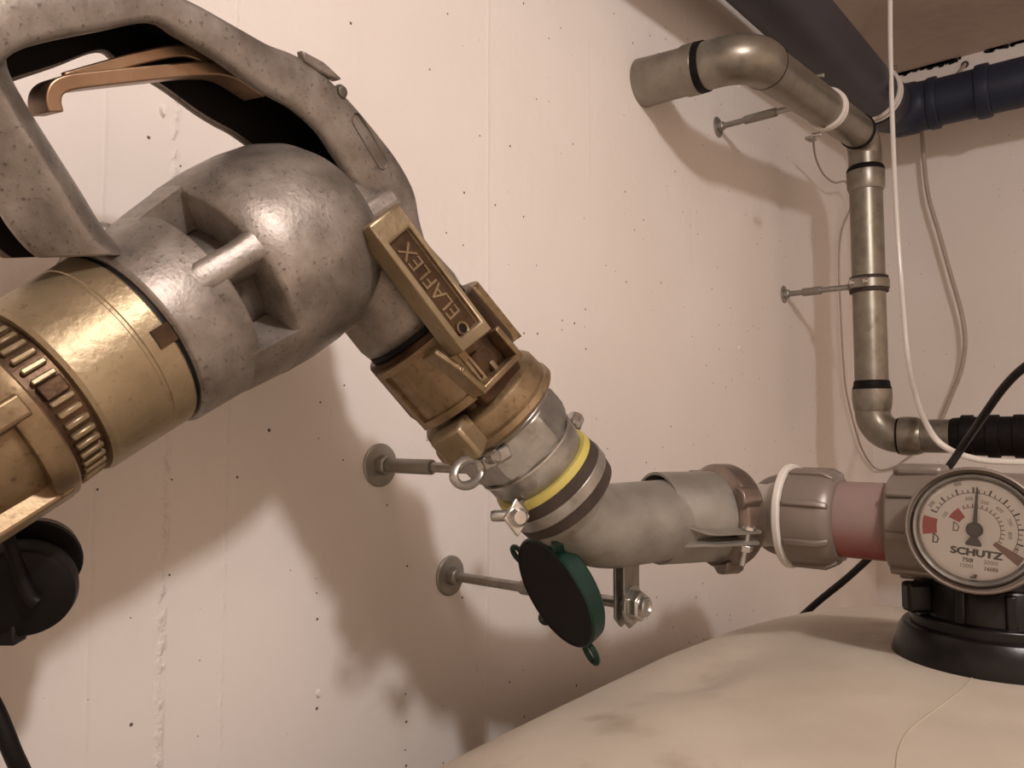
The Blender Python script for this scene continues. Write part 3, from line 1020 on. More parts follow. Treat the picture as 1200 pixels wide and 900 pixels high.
# --- loop handle: channel section
HW = 0.052
HO = 0.0
LEAN = math.radians(23)    # the loop leans into the room, rolled about the swivel axis
NH = (NN * math.cos(LEAN) - B1 * math.sin(LEAN)).normalized()


def NL(px, py, off=0.0):
    return onplane(px, py, C1 + NH * off, NH)



def channel(st, name, wall=0.0045, web=0.30, bevel=0.003, n=5, back=0.0, front=((0.0, 0.0052), (0.06, 0.0022), (0.2, 0.0003), (0.55, 0.0), (0.9, 0.0007), (1.0, 0.0032))):
    """st: (outer px, inner px) on the front face; a channel open towards the inner edge"""
    Of = smooth_path([NL(*o, HW / 2 + HO) for o, i in st], n)
    If = smooth_path([NL(*i, HW / 2 + HO) for o, i in st], n)
    mb = MB()
    rings = []
    ins = []
    for a, b in zip(Of, If):
        m = a + (b - a) * web
        bb = a + (b - a) * (1 + back)
        dome = [a + (b - a) * f - NH * k for f, k in front]
        rings.append(dome + [b - NH * (front[-1][1] + wall), m - NH * (front[-1][1] + wall), m - NH * (HW - wall), bb - NH * (HW - wall), bb - NH * HW, a - NH * (HW - 0.004)])
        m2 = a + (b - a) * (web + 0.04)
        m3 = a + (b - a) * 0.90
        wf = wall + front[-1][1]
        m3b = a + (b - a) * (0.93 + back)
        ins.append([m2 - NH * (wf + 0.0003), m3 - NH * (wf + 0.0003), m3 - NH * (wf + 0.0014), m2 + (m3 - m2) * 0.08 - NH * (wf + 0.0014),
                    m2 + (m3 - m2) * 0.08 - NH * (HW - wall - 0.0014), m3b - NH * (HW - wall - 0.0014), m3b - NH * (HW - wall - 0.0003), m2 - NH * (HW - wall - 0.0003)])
    mb.rings(rings)
    o = mb.build(name, 'alu', noz, bevel=bevel, bseg=2, angle=60)
    MB().rings(ins).build('channel_shade', 'rubber', o)  # black sheet stands in for shade and dirt inside the channel
    return o


top = channel([((-75, 0), (0, 82)), ((-15, -30), (22, 60)), ((60, -38), (60, 47)), ((130, -30), (125, 34)), ((190, -16), (182, 24)), ((232, 1), (212, 40)), ((282, 29), (262, 70)), ((320, 50), (302, 99)),
               ((346, 60), (326, 113)), ((372, 74), (350, 127)), ((396, 96), (378, 152)), ((421, 123), (398, 182)), ((446, 153), (415, 208)), ((471, 186), (432, 234)),
               ((490, 222), (446, 264)), ((497, 258), (456, 292)), ((506, 290), (468, 318))], 'loop_handle', wall=0.005, web=0.32, back=0.42)
left = channel([((26, 50), (-95, 20)), ((30, 80), (-80, 75)), ((52, 122), (-55, 125)), ((84, 174), (-24, 175)), ((114, 222), (6, 224)), ((133, 254), (26, 260)), ((150, 278), (48, 288)), ((176, 298), (64, 302))],
               'rear_strut', wall=0.004, web=0.45, bevel=0.001,
               front=((0.0, 0.016), (0.05, 0.011), (0.16, 0.006), (0.30, 0.002), (0.40, 0.0), (0.50, 0.001), (0.62, 0.0035), (0.80, 0.0075), (0.95, 0.011), (1.0, 0.013)))
# fillets where the strut meets the housing ring
mb = MB()
mb.prism([N(x, y, HW / 2 - 0.012) for x, y in ((70, 302), (100, 255), (135, 256), (154, 277), (200, 287), (232, 322), (170, 338), (112, 304))], -NN * (HW - 0.020))
mb.build('strut_foot', 'alu', noz, bevel=0.006, bseg=4)
# bridge from bulb to handle and outlet
mb = MB()
mb.prism([N(372, 205, 0.014), N(420, 200, 0.014), N(470, 195, 0.014), N(492, 232, 0.014), N(480, 300, 0.014), N(400, 290, 0.014)], -NN * 0.03)
mb.build('bridge', 'alu', noz, bevel=0.006, bseg=4)
MB().box(N(432, 250, 0.030), (N(465, 228, 0.03) - N(400, 270, 0.03)).normalized(), NN, A2, 0.045, 0.014, 0.013).build('bridge_web', 'alu', noz, bevel=0.004, bseg=3)
# cast marks on the handle
mb = MB()
pr = [NL(x, y, HW / 2 + HO - 0.0055) for x, y in ((346, 60), (372, 74), (394, 94), (388, 96), (368, 86), (350, 74))]
mb.prism(pr, NH * 0.0055)
mb.build('cast_pad', 'alu', top, bevel=0.0012)
sc_o = NL(399, 108, HW / 2 + HO - 0.0016)
MB().lathe([(-0.001, 0.0042), (0.0004, 0.0042), (0.0004, 0.0033), (0.0022, 0.0032), (0.0026, 0.0026), (0.0026, 0)], sc_o, NH, 24).build('screw', 'alu_dark', top)
mb = MB()
pa, pb_ = NL(419, 142, HW / 2 + HO - 0.0003), NL(447, 190, HW / 2 + HO - 0.0003)
ax = (pb_ - pa).normalized()
sx = NH.cross(ax)
rg = []
for k in range(32):
    g = 2 * math.pi * k / 32
    c = (pb_ if math.cos(g) > 0 else pa) + (ax * math.cos(g) + sx * math.sin(g)) * 0.0042
    dd_ = (ax * math.cos(g) + sx * math.sin(g))
    rg.append([c + dd_ * 0.0007, c + NH * 0.0007, c - dd_ * 0.0007, c - NH * 0.0007])
mb.rings(rg, loop=True)
mb.build('cast_oval', 'alu_dark', top)

# --- bronze trigger inside the loop
trig = thing('x', '', '', C1)
bpy.data.objects.remove(trig)


def bar(pts, hw, th, offs=0.002, n=6):
    """flat bar through pixel points on the nozzle plane: width along the plane normal, thickness in the plane"""
    pp = smooth_path([NL(x, y, offs) for x, y in pts], n)
    mb = MB()
    rings = []
    for i, p in enumerate(pp):
        t = (pp[min(i + 1, len(pp) - 1)] - pp[max(i - 1, 0)]).normalized()
        b = NH.cross(t)
        rings.append([p + NH * hw + b * th, p - NH * hw + b * th, p - NH * hw - b * th, p + NH * hw - b * th])
    mb.rings(rings)
    return mb


tr = bar([(55, 134), (52, 119), (57, 106), (74, 99), (113, 94), (170, 88), (226, 83), (262, 87), (300, 110)], 0.009, 0.0032).build('trigger', 'bronze', noz, bevel=0.0015, bseg=3)
bar([(76, 93), (120, 80), (172, 66), (215, 60), (245, 72)], 0.0016, 0.0028, 0.008).build('trigger_rib', 'bronze', tr, bevel=0.0008)

# --- brass swivel at the hose end
def RB(t):
    return 0.0460 + t * 0.062


MB().lathe([(-0.0005, 0.034), (-0.0005, RB(0) - 0.0006), (-0.0015, RB(0)), (-0.0125, RB(-0.012)), (-0.0130, RB(-0.012) - 0.0005), (-0.0145, RB(-0.012) - 0.0005), (-0.0150, RB(-0.015)),
            (-0.042, RB(-0.042)), (-0.044, RB(-0.044) - 0.001), (-0.044, 0.034)], C1, A1, 96, closed=True).build('swivel_collar', 'brass_pale', noz, angle=25)
MB().lathe([(-0.001, 0.034), (-0.001, 0.0452), (0.0022, 0.0452), (0.0022, 0.034)], C1, A1, 80, closed=True).build('gap_shade', 'rubber', noz)  # black ring stands in for the shaded gap between collar and housing
MB().lathe([(-0.043, 0.034), (-0.043, RB(-0.05) - 0.0035), (-0.060, RB(-0.06) - 0.0035), (-0.060, 0.034)], C1, A1, 96, closed=True).build('knurl_base', 'brass_dark', noz)
kn = bpy.data.objects.get('knurl_base')
NT = 46
qd = onplane(103, 428, C1 + A1 * -0.052, A1)
dk = (qd - C1 + A1 * 0.052).normalized()
sk = A1.cross(dk)
for k in range(NT):
    g = 2 * math.pi * k / NT
    d = dk * math.cos(g) + sk * math.sin(g)
    c = C1 + A1 * -0.0515 + d * (RB(-0.0515) - 0.0028)
    big = (k == 0)
    MB().box(c, A1, A1.cross(d), d, 0.0105, 0.0072 if big else 0.0026, 0.0030).build('knurl_tooth', 'brass_dark' if big else 'brass_pale', kn, bevel=0.0006, bseg=1)
MB().lathe([(-0.060, 0.034), (-0.060, RB(-0.06) + 0.0003), (-0.061, RB(-0.061) + 0.0010), (-0.069, RB(-0.069) + 0.0010), (-0.071, RB(-0.071)), (-0.071, 0.034)], C1, A1, 96, closed=True).build('frame_ring', 'brass', noz)
MB().lathe([(-0.069, 0.030), (-0.070, RB(-0.07) - 0.0050), (-0.090, RB(-0.09) - 0.0055), (-0.112, RB(-0.11) - 0.0040), (-0.112, 0.030)], C1, A1, 96, closed=True).build('sleeve_body', 'brass', noz)
MB().lathe([(-0.108, 0.030), (-0.108, RB(-0.108) - 0.001), (-0.110, RB(-0.11) + 0.0006), (-0.118, RB(-0.118)), (-0.121, RB(-0.12) - 0.002), (-0.121, 0.030)], C1, A1, 96, closed=True).build('end_ring', 'brass', noz)
qd = onplane(52, 443, C1 + A1 * -0.088, A1)
dk = (qd - C1 + A1 * 0.088).normalized()
sk = A1.cross(dk)
for k in range(5):
    g = 2 * math.pi * k / 5
    d = dk * math.cos(g) + sk * math.sin(g)
    mb = MB()
    w_ = A1.cross(d)
    rings = []
    for t in (-0.064, -0.075, -0.095, -0.116):
        r1 = RB(t) + 0.0018
        c = C1 + A1 * t
        rings.append([c + d * 0.033 - w_ * 0.0060, c + d * (r1 - 0.001) - w_ * 0.0052, c + d * r1 - w_ * 0.004, c + d * r1 + w_ * 0.004, c + d * (r1 - 0.001) + w_ * 0.0052, c + d * 0.033 + w_ * 0.0060])
    mb.rings(rings)
    mb.build('rib', 'brass', noz, angle=30, bevel=0.0006)
qd = onplane(190, 394, C1 + A1 * -0.004, A1)
dk = (qd - C1 + A1 * 0.004).normalized()
MB().box(C1 + A1 * -0.0035 + dk * (RB(0) - 0.0008), A1, A1.cross(dk), dk, 0.009, 0.009, 0.0022).build('notch', 'brass_dark', noz)

# ------------------------------------------------------------------ hose and hanging plug at the left edge
hp = smooth_path([L1(0, 0, -0.115), L1(0, 0, -0.16), L1(0, 0, -0.22), L1(0, 0, -0.30) - Z * 0.03 - XA * 0.01, L1(0, 0, -0.36) - Z * 0.12 - XA * 0.02, V((-0.34, -0.16, -0.75)), V((-0.42, -0.2, ZF + 0.04))], 8)
hose = MB().tube(hp, 0.034, 32).build('fuel_hose', 'rubber', base=L1(0, 0, -0.13))
tag(hose, 'thick black rubber hose leaving the brass swivel at the left edge', 'hose')
pc = P(26, 690, 0.36)
pn = (-FWD * 0.86 + RIGHT * 0.35 - UP * 0.28).normalized()
plug = thing('hose_plug', 'round black rubber plug hanging under the brass swivel', 'plug', pc - Z * 0.022)
MB().lathe([(-0.020, 0.0), (-0.020, 0.017), (-0.016, 0.0195), (-0.008, 0.0205), (-0.007, 0.0225), (0.0, 0.0235), (0.005, 0.0225), (0.0065, 0.020), (0.006, 0.0)], pc, pn, 48).build('disc', 'rubber', plug, bevel=0.0006)
MB().lathe([(-0.022, 0.012), (-0.022, 0.0185), (-0.012, 0.0215), (-0.012, 0.012)], pc + UP * 0.007 + RIGHT * 0.003, pn, 40, closed=True).build('collar', 'black', plug, bevel=0.001)
sp = smooth_path([P(2, 615, 0.349), P(14, 645, 0.349), P(26, 680, 0.3515), P(36, 700, 0.353), P(44, 706, 0.354)], 5)
MB().tube(sp, 0.0032, 12).build('strap', 'rubber', plug)
MB().box(P(2, 741, 0.362), RIGHT, UP, FWD, 0.018, 0.010, 0.01).build('tab', 'black', plug, bevel=0.001)
cd = MB().tube(smooth_path([P(-40, 720, 0.40), P(-25, 790, 0.40), P(-2, 840, 0.40), P(14, 880, 0.40), P(34, 930, 0.405), P(40, 1000, 0.408), V((0.12, -0.03, -0.6)), V((0.05, -0.03, ZF + 0.005))], 8), 0.0046, 12).build('tether_line', 'rubber', base=P(14, 880, 0.40))
tag(cd, 'thin black cord hanging down in the bottom left corner', 'cord')

# ================================================================== brass lever coupling
cp = thing('lever_coupling', 'tarnished brass lever coupling joining nozzle and steel nipple', 'coupling', L2(0, 0, 0) - Z * 0.05)
MB().lathe([(-0.047, 0.034), (-0.047, 0.0400), (-0.045, 0.0415), (-0.006, 0.0425), (-0.002, 0.0415), (0.002, 0.037), (0.016, 0.0355), (0.016, 0.03)], O2, A2, 72).build('sleeve', 'brass_dark', cp, bevel=0.0006)
MB().lathe([(0.008, 0.030), (0.008, 0.0360), (0.012, 0.0425), (0.014, 0.0440), (0.024, 0.0450), (0.0255, 0.0445), (0.0265, 0.0465), (0.0305, 0.0470), (0.0325, 0.0455), (0.0335, 0.030)], O2, A2, 80, closed=True).build('flange', 'brass', cp, angle=30)


def pad(ref, hw_, t0, t1, r, mname):
    pm = MB().lathe([(t0, r - 0.006), (t0, r), (t1, r), (t1, r - 0.006)], O2, A2, 18, ref=ref, a0=-hw_, a1=hw_)
    o = pm.build('bayonet_pad', 'brass', cp, bevel=0.0015, bseg=3)
    # raised border
    bd = MB()
    for (ta, tb, ga, gb) in ((t0, t0 + 0.004, -hw_, hw_), (t1 - 0.005, t1, -hw_, hw_), (t0, t1, -hw_, -hw_ + 0.10), (t0, t1, hw_ - 0.10, hw_)):
        bd.lathe([(ta, r - 0.001), (ta, r + 0.0022), (tb, r + 0.0022), (tb, r - 0.001)], O2, A2, 14, ref=ref, a0=ga, a1=gb)
    bd.build('pad_border', mname, o, bevel=0.0008)


refL = (-B2 * 0.86 + NN * 0.5).normalized()
pad(refL, 0.62, -0.044, 0.0015, 0.0445, 'brass')
refR = (B2 * 0.98 + NN * 0.18).normalized()
pad(refR, 0.55, -0.044, 0.0015, 0.0445, 'brass')
# square lug on the flange
lc_ = N(531, 527, 0.020)
rd = (lc_ - L2(0, 0, 0.020))
rd = (rd - A2 * rd.dot(A2)).normalized()
MB().box(L2(0, 0, 0.0165) + rd * 0.0500, A2, rd, A2.cross(rd), 0.024, 0.018, 0.024).build('lug', 'brass_pale', cp, bevel=0.0022, bseg=2)
# opposite lug, towards the wall
MB().box(L2(0, 0, 0.0175) - rd * 0.0465, A2, rd, A2.cross(rd), 0.021, 0.014, 0.021).build('lug', 'brass_pale', cp, bevel=0.0022, bseg=2)
# lever: frame with recessed field and raised letters
LO = 0.060
out_ = [(431, 263), (466, 237), (577, 386), (543, 413)]
inn_ = [(457, 286), (481, 265), (564, 376), (540, 396)]
co = [N(x, y, LO) for x, y in out_]
ci = [N(x, y, LO) for x, y in inn_]
dep = NN * -0.0042
thk = NN * -0.0135
mb = MB()
vs = co + ci + [p + dep for p in ci] + [p + thk + (co[3 - i] - p) * 0.0 for i, p in enumerate(co)]
fs = []
for i in range(4):
    k = (i + 1) % 4
    fs += [(i, k, 4 + k, 4 + i), (4 + i, 4 + k, 8 + k, 8 + i), (i, 12 + i, 12 + k, k)]
fs += [(8, 9, 10, 11), (12, 15, 14, 13)]
mb.add(vs, fs)
lever = mb.build('lever', 'brass_pale', cp, bevel=0.0022, bseg=3, angle=40)
MB().prism([p + dep * 0.98 for p in ci], NN * 0.0004).build('lever_field', 'brass_dark', lever, smooth=False)
ld_ = ((ci[3] + ci[2]) / 2 - (ci[0] + ci[1]) / 2).normalized()
ex = -ld_
ey = NN.cross(ex)
mb = MB()
put_text(mb, 'ELAFLEX', 0.0150, (ci[0] + ci[1]) / 2 + ((ci[3] + ci[2]) / 2 - (ci[0] + ci[1]) / 2) * 0.46 + dep * 0.93, ex, ey, NN, 0.0008, sx=0.86)
mb.build('lettering', 'brass', lever, smooth=False)
hl = N(546, 383, LO) + dep * 0.9
MB().lathe([(0, 0.0030), (0.0010, 0.0044), (0.0018, 0.0038), (0.0012, 0.0030)], hl, NN, 24, closed=True).build('pin_rim', 'brass', lever)
MB().lathe([(0, 0.0032), (0.0006, 0.0032), (0.0006, 0)], hl, NN, 20).build('pin_hole', 'rubber', lever)
# clevis
CO = 0.050
cv = [N(512, 414, CO - 0.004), N(540, 433, CO), N(567, 457, CO), N(608, 416, CO), N(583, 387, CO)]
mb = MB()
for a, b in zip(cv, cv[1:]):
    t_ = (b - a).normalized()
    sd = NN.cross(t_)
    mb.box((a + b) / 2 - NN * 0.005, t_, sd, NN, (b - a).length + 0.004, 0.0042, 0.013)
clev = mb.build('clevis', 'brass', cp, bevel=0.001)
MB().prism([N(547, 420, CO - 0.008), N(580, 393, CO - 0.008), N(592, 406, CO - 0.008), N(566, 444, CO - 0.008)], -NN * 0.006).build('latch', 'brass_dark', clev, bevel=0.001)
MB().prism([N(574, 424, CO - 0.006), N(578, 421, CO - 0.006), N(586, 431, CO - 0.006), N(582, 435, CO - 0.006)], -NN * 0.003).build('pin', 'brass_pale', clev, bevel=0.0006)
MB().prism([N(556, 455, CO - 0.008), N(606, 416, CO - 0.008), N(614, 438, CO - 0.012), N(572, 474, CO - 0.012)], -NN * 0.010).build('clevis_foot', 'brass_dark', clev, bevel=0.0015)
mb = MB()
put_text(mb, 'MK50', 0.006, L2(0, 0, -0.003) + (refL * 0.75 + NN * 0.62).normalized() * 0.0468, B2, -A2, (refL * 0.75 + NN * 0.62).normalized(), 0.0003) if False else None

# ================================================================== galvanised threaded nipple
nip = thing('threaded_nipple', 'galvanised hexagon nipple with chain eyelet between brass coupling and striped clamp', 'fitting', L2(0, 0, 0.06) - Z * 0.04)
MB().lathe([(0.031, 0.030), (0.031, 0.0375), (0.036, 0.0400), (0.0385, 0.0385), (0.0385, 0.030)], O2, A2, 64, closed=True).build('shoulder', 'galv', nip)
# hexagon with chamfered corners: min of hexagon and a rounded profile
rings = []
qh = N(640, 505, 0.02)
rh = (qh - L2(0, 0, 0.05))
rh = (rh - A2 * rh.dot(A2)).normalized()
for t, rl in ((0.036, 0.0355), (0.040, 0.0382), (0.044, 0.0400), (0.050, 0.0408), (0.056, 0.0402), (0.061, 0.0385), (0.064, 0.0362), (0.0645, 0.030)):
    ring = []
    for j in range(120):
        g = 2 * math.pi * j / 120
        gg = (g + math.pi / 6) % (math.pi / 3) - math.pi / 6
        r = min(0.0348 / math.cos(gg), rl)
        d = rh * math.cos(g) + A2.cross(rh) * math.sin(g)
        ring.append(O2 + A2 * t + d * r)
    rings.append(ring)
MB().rings(rings).build('hexagon', 'galv', nip, angle=18)
MB().lathe([(0.0645, 0.0), (0.0645, 0.0352), (0.068, 0.0362), (TR - 0.019, 0.0362), (TR - 0.015, 0.0345), (TR - 0.010, 0.0340), (TR - 0.010, 0.0)], O2, A2, 64).build('socket', 'galv', nip, angle=30)
MB().lathe([(0.0635, 0.0362), (0.0638, 0.0376), (0.0650, 0.0376), (0.0653, 0.0362)], O2, A2, 64, closed=True).build('wire_ring', 'zinc', nip)
lp = N(548, 554, 0.022)
ldir = (N(590, 533, 0.022) - lp).normalized()
lsd = NN.cross(ldir)
ring = []
for k in range(32):
    g = 2 * math.pi * k / 32
    cdir = ldir * math.cos(g) * 1.5 + lsd * math.sin(g)
    c = lp + cdir * 0.0072
    ring.append([c + cdir.normalized() * 0.0045 + NN * 0.0, c + NN * 0.0042, c - cdir.normalized() * 0.0045, c - NN * 0.0042])
MB().rings(ring, loop=True).build('eyelet', 'galv', nip, sub=1)
mb = MB()
a, b = lp + ldir * 0.012, N(596, 528, 0.026)
mb.box((a + b) / 2, (b - a).normalized(), lsd, NN, (b - a).length, 0.009, 0.006)
mb.build('eyelet_arm', 'galv', nip, bevel=0.002, bseg=3)
MB().lathe([(-0.004, 0.0), (-0.003, 0.004), (0.003, 0.0042), (0.0045, 0.003), (0.005, 0)], N(578, 536, 0.034), NN, 16).build('rivet', 'galv', nip)

# ================================================================== zinc drain pipe run in the corner
W0 = PS(752, 98, 0)
SD = 0.150
zE = PS(884, 70, SD).z
E1 = V((W0.x, -SD, zE))
E2 = PS(1013, 160, SD)
E3 = V((E2.x, -SD, PS(1013, 511, SD).z))
E4 = E3 + OUT * 0.55
W0 = V((E1.x, 0.0, PS(752, 98, 0).z))
E1.x = W0.x
RP = 0.0278
dr = thing('drain_pipe', 'zinc-grey drain pipe that leaves the wall, bends and drops down the corner', 'pipe', E3)


def seg_tube(a, b, r, name, m, parent, **k):
    return MB().lathe([(0, r), ((b - a).length, r)], a, b - a, 40).build(name, m, parent, **k)


def collar(p, ax, l, r, name, m, parent, rin=0.02, bevel=0.001):
    return MB().lathe([(-l / 2, rin), (-l / 2, r * 0.985), (-l * 0.3, r), (l * 0.3, r), (l / 2, r * 0.985), (l / 2, rin)], p, ax, 40, closed=True).build(name, m, parent, bevel=bevel)


s01 = (E1 - W0).normalized()
s12 = (E2 - E1).normalized()
s23 = -Z
arcA = bend(W0, E1, E2, 0.040, 16)
arcB = bend(E1, E2, E3, 0.034, 14)
arcC = bend(E2, E3, E4, 0.042, 16)
stub_end = onplane(820, 80, V((W0.x, 0, 0)), XA)
ls = -stub_end.y
# stub with plaster smears
MB().lathe([(0.0, 0.0325), (0.02, 0.0315), (0.045, 0.0308), (ls - 0.022, 0.0305), (ls - 0.018, 0.0325), (ls, 0.0325), (ls, 0.027)], W0, s01, 40).build('wall_stub', 'drain', dr, bevel=0.0008)
MB().lathe([(ls - 0.001, 0.026), (ls - 0.001, 0.0322), (ls + 0.009, 0.0318), (ls + 0.009, 0.026)], W0, s01, 40, closed=True).build('seal', 'bitumen', dr)
MB().tube([W0 + s01 * ls] + arcA + [arcA[-1] + s12 * 0.012], 0.0300, 40).build('bend', 'drain', dr)
collar(arcA[-1] + s12 * 0.013, s12, 0.003, 0.0303, 'seal', 'bitumen', dr)
L12 = (arcB[0] - arcA[-1]).length
seg_tube(arcA[-1] + s12 * 0.010, arcB[0], RP, 'pipe', 'drain', dr)
collar(arcB[0] - s12 * 0.010, s12, 0.008, 0.0303, 'seal', 'bitumen', dr)
MB().tube([arcB[0] - s12 * 0.010] + arcB + [arcB[-1] + s23 * 0.02], RP * 1.0, 40).build('bend', 'drain', dr)
v0 = PS(1013, 200, SD).z
v1 = PS(1013, 452, SD).z
pv = lambda z: V((E2.x, -SD, z))
seg_tube(arcB[-1], pv(v1 - 0.01), RP * 0.985, 'pipe', 'drain', dr)
MB().lathe([(0, 0.026), (0, 0.0315), (0.004, 0.0318), (0.028, 0.0312), (0.036, 0.0285), (0.036, 0.026)], pv(v0), -Z, 40, closed=True).build('socket', 'drain', dr, bevel=0.0008)
MB().lathe([(-0.010, 0.0265), (-0.008, 0.0290), (-0.004, 0.0312), (0.0015, 0.0318), (0.0015, 0.0265)], pv(v0), -Z, 40, closed=True).build('seal', 'bitumen', dr)
MB().lathe([(-0.012, 0.0265), (-0.010, 0.0290), (-0.002, 0.0300), (0.004, 0.0322), (0.006, 0.0275)], pv(v1), -Z, 40, closed=True).build('seal', 'bitumen', dr)
MB().lathe([(0.004, 0.027), (0.004, 0.0322), (0.020, 0.0326), (0.038, 0.0305), (0.044, 0.0285), (0.044, 0.026)], pv(v1), -Z, 40, closed=True).build('socket', 'drain', dr, bevel=0.0006)
MB().tube([pv(v1 - 0.03)] + arcC + [arcC[-1] + OUT * 0.02], 0.0288, 40).build('bend', 'drain', dr)
h0 = -onplane(1055, 511, E3, XA).y
h1 = -onplane(1114, 511, E3, XA).y
MB().tube([arcC[-1], E3 + OUT * (h1 - SD + 0.06)], RP, 40).build('pipe', 'drain', dr)
hb = lambda s_: V((E3.x, -s_, E3.z))
MB().lathe([(-0.003, 0.026), (-0.003, 0.0310), (0.0, 0.0310), (0.0, 0.026)], hb(h0), OUT, 40, closed=True).build('seal', 'bitumen', dr)
MB().lathe([(0, 0.026), (0.0, 0.0325), (0.012, 0.0330), (0.026, 0.0318), (0.034, 0.0290), (0.034, 0.026)], hb(h0 + 0.0005), OUT, 40, closed=True).build('socket', 'drain', dr, bevel=0.0006)
# black wrapped continuation
wr = thing('wrapped_pipe', 'black taped and ribbed pipe sleeve leading right above the dial gauge', 'pipe', hb(h1 + 0.05) - Z * 0.035)
MB().lathe([(0, 0.0275), (0.004, 0.0300), (0.03, 0.0315), (0.32, 0.0315)], hb(h1), OUT, 40).build('sleeve', 'bitumen', wr)
for k in range(7):
    MB().lathe([(-0.010, 0.030), (-0.008, 0.0345), (0.008, 0.0345), (0.010, 0.030)], hb(h1 + 0.025 + 0.036 * k), OUT, 40, closed=True).build('rib', 'bitumen', wr)

# ------------------------------------------------------------------ brackets of the drain pipe
def ring_clamp(root, c, ax, r, w, m='drain', rubber=True):
    if rubber:
        MB().lathe([(-w * 0.5, r * 0.95), (-w * 0.5, r + 0.0035), (w * 0.5, r + 0.0035), (w * 0.5, r * 0.95)], c, ax, 40, closed=True).build('rubber_lining', 'rubber_brown', root, bevel=0.0008)
    MB().lathe([(-w * 0.28, r * 0.95), (-w * 0.28, r + 0.0052), (w * 0.28, r + 0.0052), (w * 0.28, r * 0.95)], c, ax, 40, closed=True).build('band', m, root, bevel=0.0006)


f1 = PS(841, 155, 0)
k1 = (f1.x - E1.x) / (E2.x - E1.x)
c1 = E1 + (E2 - E1) * k1
f1 = V((f1.x, 0, c1.z - 0.004))
br = thing('pipe_bracket', 'wall bracket with rod holding the upper sloping drain pipe', 'bracket', f1)
standoff(br, f1, SD - RP + 0.006, fl=0.0165, nut=0.008, rod=0.0045, sleeve=(0.045, 0.095), sleeve_r=0.0068)
cc1 = onplane(968, 128, c1, (CAM - c1).normalized())
kk = (PS(968, 126, SD) - E1).dot(s12)
ccl = E1 + s12 * kk
MB().lathe([(-0.009, 0.026), (-0.009, 0.0305), (-0.006, 0.0325), (-0.002, 0.031), (0.002, 0.031), (0.006, 0.0325), (0.009, 0.0305), (0.009, 0.026)], ccl, s12, 40, closed=True).build('band', 'whiteplastic', br, bevel=0.0005)
for px, py in ((960, 89), (957, 158)):
    q = PS(px, py, SD + 0.012)
    MB().lathe([(-0.006, 0.0035), (0.006, 0.0035), (0.007, 0.0025), (0.007, 0)], q, (RIGHT * 0.6 - FWD * 0.4).normalized(), 12).build('bolt', 'zinc', br)
MB().box(PS(950, 163, SD + 0.004), s12, Z, OUT, 0.024, 0.004, 0.010).build('ear', 'galv_dull', br, bevel=0.001)
MB().tube([f1 + OUT * (SD - RP), ccl - Z * 0.028], 0.0045, 12).build('strut', 'drain', br)

f2 = PS(903, 348, 0)
c2 = V((E2.x, -SD, PS(1013, 331, SD).z))
f2 = V((E2.x, 0, c2.z))
br2 = thing('pipe_bracket', 'wall bracket with ring clamp around the vertical drain pipe', 'bracket', f2)
standoff(br2, f2, SD - RP + 0.002, fl=0.0165, nut=0.0085, rod=0.0052, sleeve=(0.035, 0.068), sleeve_r=0.0075)
ring_clamp(br2, c2, Z, 0.0285, 0.028)
MB().box(c2 + V((-0.034, 0.008, 0)), XA, V((0, 1, 0)), Z, 0.010, 0.030, 0.018).build('ear', 'drain', br2, bevel=0.002)
for dy in (0.018, -0.004):
    MB().lathe([(0, 0.0048), (0.004, 0.0048), (0.006, 0.003), (0.006, 0)], c2 + V((-0.039, dy, 0)), -XA, 12).build('bolt', 'zinc', br2)

# ================================================================== blue waste pipe under the ceiling
SB = 0.105
b1 = PS(945, 30, SB)
b2 = PS(1047, 131, SB)
XB = 1.86
sl = 0.045
bz = lambda x: b1.z + (x - b1.x) * (b2.z - b1.z) / (b2.x - b1.x) * 0.8
RBP = 0.0515
K0 = V((-1.2, -SB, bz(-1.2) if bz(-1.2) > 0.4 else 0.52))
K1 = V((XB, -SB, bz(XB)))
K2 = K1 + OUT * 1.2 + Z * 0.0
K0 = V((-1.2, -SB, K1.z - (K1.x + 1.2) * (K1.z - b1.z) / (K1.x - b1.x)))
bl = thing('waste_pipe', 'thick blue-grey plastic waste pipe under the ceiling turning along the back wall', 'pipe', K1)
arcK = bend(K0, K1, K2, 0.075, 14)
dk_ = (K1 - K0).normalized()
MB().tube([K0, arcK[0]], RBP, 48).build('pipe', 'blue', bl)
MB().tube(arcK, RBP * 1.03, 48).build('bend', 'blue_clean', bl)
MB().tube([arcK[-1], K2], RBP * 0.98, 48).build('pipe', 'blue_clean', bl)
for px, l, r in ((1062, 0.05, 0.0565), (1095, 0.02, 0.0560), (1154, 0.026, 0.0565)):
    q = onplane(px, 135, K1, XA)
    collar(V((K1.x, q.y, K1.z)), OUT, l, r, 'socket', 'blue_clean', bl, rin=0.045, bevel=0.002)
collar(arcK[0] - dk_ * 0.03, dk_, 0.05, 0.0560, 'socket', 'blue', bl, rin=0.045, bevel=0.002)
ph = thing('pipe_hanger', 'pale double-ring hanger around the blue pipe near the corner', 'bracket', arcK[0] - dk_ * 0.06)
hx = arcK[0] - dk_ * 0.085
for d_ in (-0.010, 0.010):
    MB().lathe([(d_ - 0.004, 0.049), (d_ - 0.004, 0.0555), (d_, 0.0575), (d_ + 0.004, 0.0555), (d_ + 0.004, 0.049)], hx, dk_, 48, closed=True).build('band', 'whiteplastic', ph)
q = hx + V((-0.01, -0.045, 0.040))
MB().lathe([(-0.006, 0.0042), (0.006, 0.0042), (0.006, 0)], q, OUT, 8).build('bolt', 'zinc', ph)
